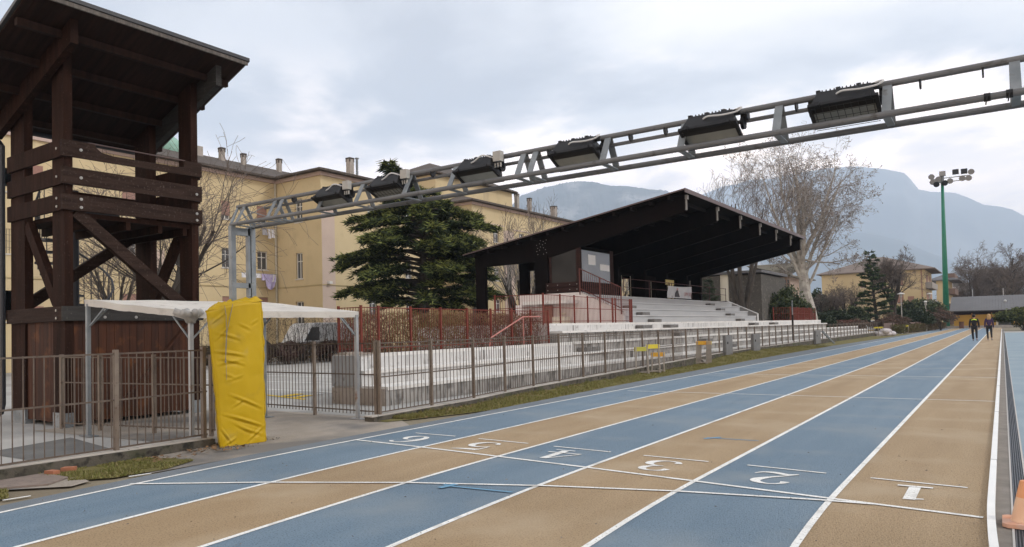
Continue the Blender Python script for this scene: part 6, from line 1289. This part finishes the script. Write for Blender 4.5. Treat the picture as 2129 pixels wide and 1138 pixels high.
walker('blonde woman in purple jacket and black leggings walking away down lane one', (-.73, 55.8, 0), 1.70, 1, M_purple, M_navy, M_hairb, True, True, False)

# ------------------------------------------------------------------ mountains and air
def ridge(name, dist, crest, m_, rough, depth, back=.25, seed=1, nz=14):
    prof = []; 
    for (x0, y0), (x1, y1) in zip(crest, crest[1:]):
        n = max(2, int((x1-x0)/(2.5 if seed == 1 else 6)))
        for i in range(n): prof.append((lerp(x0, x1, i/n), lerp(y0, y1, i/n)))
    prof.append(crest[-1]); rows = []
    for k in range(-4, nz+1):
        row = []
        for i, (x, y) in enumerate(prof):
            d = ray(x, y); d = d/math.hypot(d.x, d.y); top = Vector((d.x*dist, d.y*dist, CAMH+d.z*dist)); top.z = max(top.z, 5)
            if k < 0: t = -k/4; P = Vector((d.x*dist*(1+back*t), d.y*dist*(1+back*t), top.z*(1-t)-5*t))
            else:
                t = k/nz; P = Vector((d.x*dist*(1-depth*t), d.y*dist*(1-depth*t), top.z*(1-t)**1.15-6*t)); q = P/rough
                P.z += top.z*(.26 if seed == 1 else .18)*mnoise.fractal(q, .7, 2.1, 6)*math.sin(PI*min(1, t*1.2)) if t < .83 else 0
            if k == 0: P.z += abs(mnoise.noise((x*.42, 3, seed)))*dist*.0026*(1 if seed == 1 else .0)
            row.append(P)
        rows.append(row)
    m_b = MB(); n = len(prof); m_b.raw = True; m_b.add([p for row in rows for p in row], [(j*n+i, j*n+i+1, (j+1)*n+i+1, (j+1)*n+i) for j in range(len(rows)-1) for i in range(n-1)])
    o = m_b.build(name, m_, None, (0, 0, 0), smooth=(seed != 1)); o['kind'] = 'structure'; return o
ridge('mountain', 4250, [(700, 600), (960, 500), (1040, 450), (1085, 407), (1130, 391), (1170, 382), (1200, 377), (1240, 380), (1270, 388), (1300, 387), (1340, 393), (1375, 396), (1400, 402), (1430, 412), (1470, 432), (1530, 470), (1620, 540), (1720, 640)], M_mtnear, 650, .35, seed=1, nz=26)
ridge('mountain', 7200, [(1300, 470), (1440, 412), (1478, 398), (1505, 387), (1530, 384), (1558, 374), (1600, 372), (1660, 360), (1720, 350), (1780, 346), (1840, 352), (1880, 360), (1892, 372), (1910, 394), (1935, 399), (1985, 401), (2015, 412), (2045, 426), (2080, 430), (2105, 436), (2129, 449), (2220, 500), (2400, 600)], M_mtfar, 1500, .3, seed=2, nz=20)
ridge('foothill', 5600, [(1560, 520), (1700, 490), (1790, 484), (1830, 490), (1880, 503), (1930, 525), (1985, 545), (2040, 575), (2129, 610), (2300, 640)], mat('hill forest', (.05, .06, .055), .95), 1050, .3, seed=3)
hz = bpy.data.materials.new('haze air'); hz.use_nodes = True; nt = hz.node_tree; nt.nodes.remove(nt.nodes['Principled BSDF'])
pv = nt.nodes.new('ShaderNodeVolumePrincipled'); pv.inputs['Color'].default_value = HAZE_COL; pv.inputs['Density'].default_value = HAZE_D; pv.inputs['Anisotropy'].default_value = 0.0
nt.links.new(pv.outputs['Volume'], nt.nodes['Material Output'].inputs['Volume'])
r = MB(); r.box(-9500, 4500, -500, 9800, -12, 1640); o = r.build('haze', hz, None, (0, 0, 0)); o['kind'] = 'stuff'

# ------------------------------------------------------------------ light
W = bpy.data.worlds.new('World'); SC.world = W; W.use_nodes = True; nt = W.node_tree; N = nt.nodes; L = nt.links; bg = N['Background']
SUN_EL, SUN_AZ = math.radians(42), math.radians(70)    # azimuth: direction the light comes from, clockwise from +Y
sky = N.new('ShaderNodeTexSky'); sky.sky_type = 'NISHITA'; sky.sun_disc = False; sky.sun_elevation = SUN_EL; sky.sun_rotation = SUN_AZ; sky.dust_density = 2
tc = N.new('ShaderNodeTexCoord'); sx = N.new('ShaderNodeSeparateXYZ'); L.new(tc.outputs['Generated'], sx.inputs[0])
def math_(op, a, b=None, c=None):
    n = N.new('ShaderNodeMath'); n.operation = op
    for i, v in enumerate((a, b, c)):
        if v is None: continue
        if isinstance(v, (int, float)): n.inputs[i].default_value = v
        else: L.new(v, n.inputs[i])
    return n.outputs[0]
den = math_('ADD', math_('MAXIMUM', sx.outputs['Z'], 0.0), .16)
cb_ = N.new('ShaderNodeCombineXYZ'); L.new(math_('DIVIDE', sx.outputs['X'], den), cb_.inputs[0]); L.new(math_('DIVIDE', sx.outputs['Y'], den), cb_.inputs[1])
def cl(scale, off, det, lo, hi, dist=0.0):
    mp = N.new('ShaderNodeMapping'); mp.inputs['Location'].default_value = off; L.new(cb_.outputs[0], mp.inputs[0]); n = N.new('ShaderNodeTexNoise'); n.inputs['Scale'].default_value = scale; n.inputs['Detail'].default_value = det; n.inputs['Roughness'].default_value = .52; n.inputs['Distortion'].default_value = dist; L.new(mp.outputs[0], n.inputs[0])
    r = N.new('ShaderNodeMapRange'); r.inputs['From Min'].default_value = lo; r.inputs['From Max'].default_value = hi; r.interpolation_type = 'SMOOTHSTEP'; L.new(n.outputs['Fac'], r.inputs['Value']); return r.outputs[0]
c1 = cl(.62, SKY_OFF, 7, .40, .62, .35); c2 = cl(2.1, (7, 2, 0), 8, .36, .68, .2)
mixf = math_('ADD', math_('MULTIPLY', c1, .72), math_('MULTIPLY', c2, .28))
ramp = N.new('ShaderNodeValToRGB'); e = ramp.color_ramp.elements; e[0].position = .05; e[0].color = (.46, .46, .485, 1); e[1].position = .85; e[1].color = (1.12, 1.05, .97, 1)
ne = ramp.color_ramp.elements.new(.40); ne.color = (.80, .785, .79, 1)
L.new(mixf, ramp.inputs[0])
# bright thin cloud low over the horizon
low = N.new('ShaderNodeMapRange'); low.inputs['From Min'].default_value = .33; low.inputs['From Max'].default_value = .17; low.interpolation_type = 'SMOOTHSTEP'; L.new(math_('ADD', sx.outputs['Z'], math_('MULTIPLY', math_('SUBTRACT', c2, .5), -.10)), low.inputs['Value'])
m1 = N.new('ShaderNodeMix'); m1.data_type = 'RGBA'; m1.blend_type = 'MULTIPLY'; m1.inputs['Factor'].default_value = 1; L.new(ramp.outputs[0], m1.inputs['A'])
lowc = N.new('ShaderNodeMix'); lowc.data_type = 'RGBA'; L.new(low.outputs[0], lowc.inputs['Factor']); lowc.inputs['A'].default_value = (1, 1, 1, 1); lowc.inputs['B'].default_value = LOWB; L.new(lowc.outputs['Result'], m1.inputs['B'])
sc_ = N.new('ShaderNodeMix'); sc_.data_type = 'RGBA'; sc_.blend_type = 'MULTIPLY'; sc_.inputs['Factor'].default_value = 1; L.new(m1.outputs['Result'], sc_.inputs['A']); sc_.inputs['B'].default_value = (CLOUD, CLOUD, CLOUD, 1)
m2 = N.new('ShaderNodeMix'); m2.data_type = 'RGBA'; m2.inputs['Factor'].default_value = .93; L.new(sky.outputs[0], m2.inputs['A']); L.new(sc_.outputs['Result'], m2.inputs['B'])
L.new(m2.outputs['Result'], bg.inputs['Color']); bg.inputs['Strength'].default_value = .1
ld = bpy.data.lights.new('sun', 'SUN'); ld.energy = SUN_E; ld.angle = math.radians(14); ld.color = (1, .965, .92); so = bpy.data.objects.new('sun', ld); COL.objects.link(so)
dv = Vector((math.sin(SUN_AZ)*math.cos(SUN_EL), math.cos(SUN_AZ)*math.cos(SUN_EL), math.sin(SUN_EL))); so.rotation_euler = dv.to_track_quat('Z', 'Y').to_euler(); so.location = (20, 0, 60)
vs = SC.view_settings; vs.view_transform = 'Standard'; vs.look = 'None'; vs.exposure = EXPO; vs.gamma = 1; vs.use_curve_mapping = False
SC.cycles.volume_bounces = 3; SC.cycles.max_bounces = 6
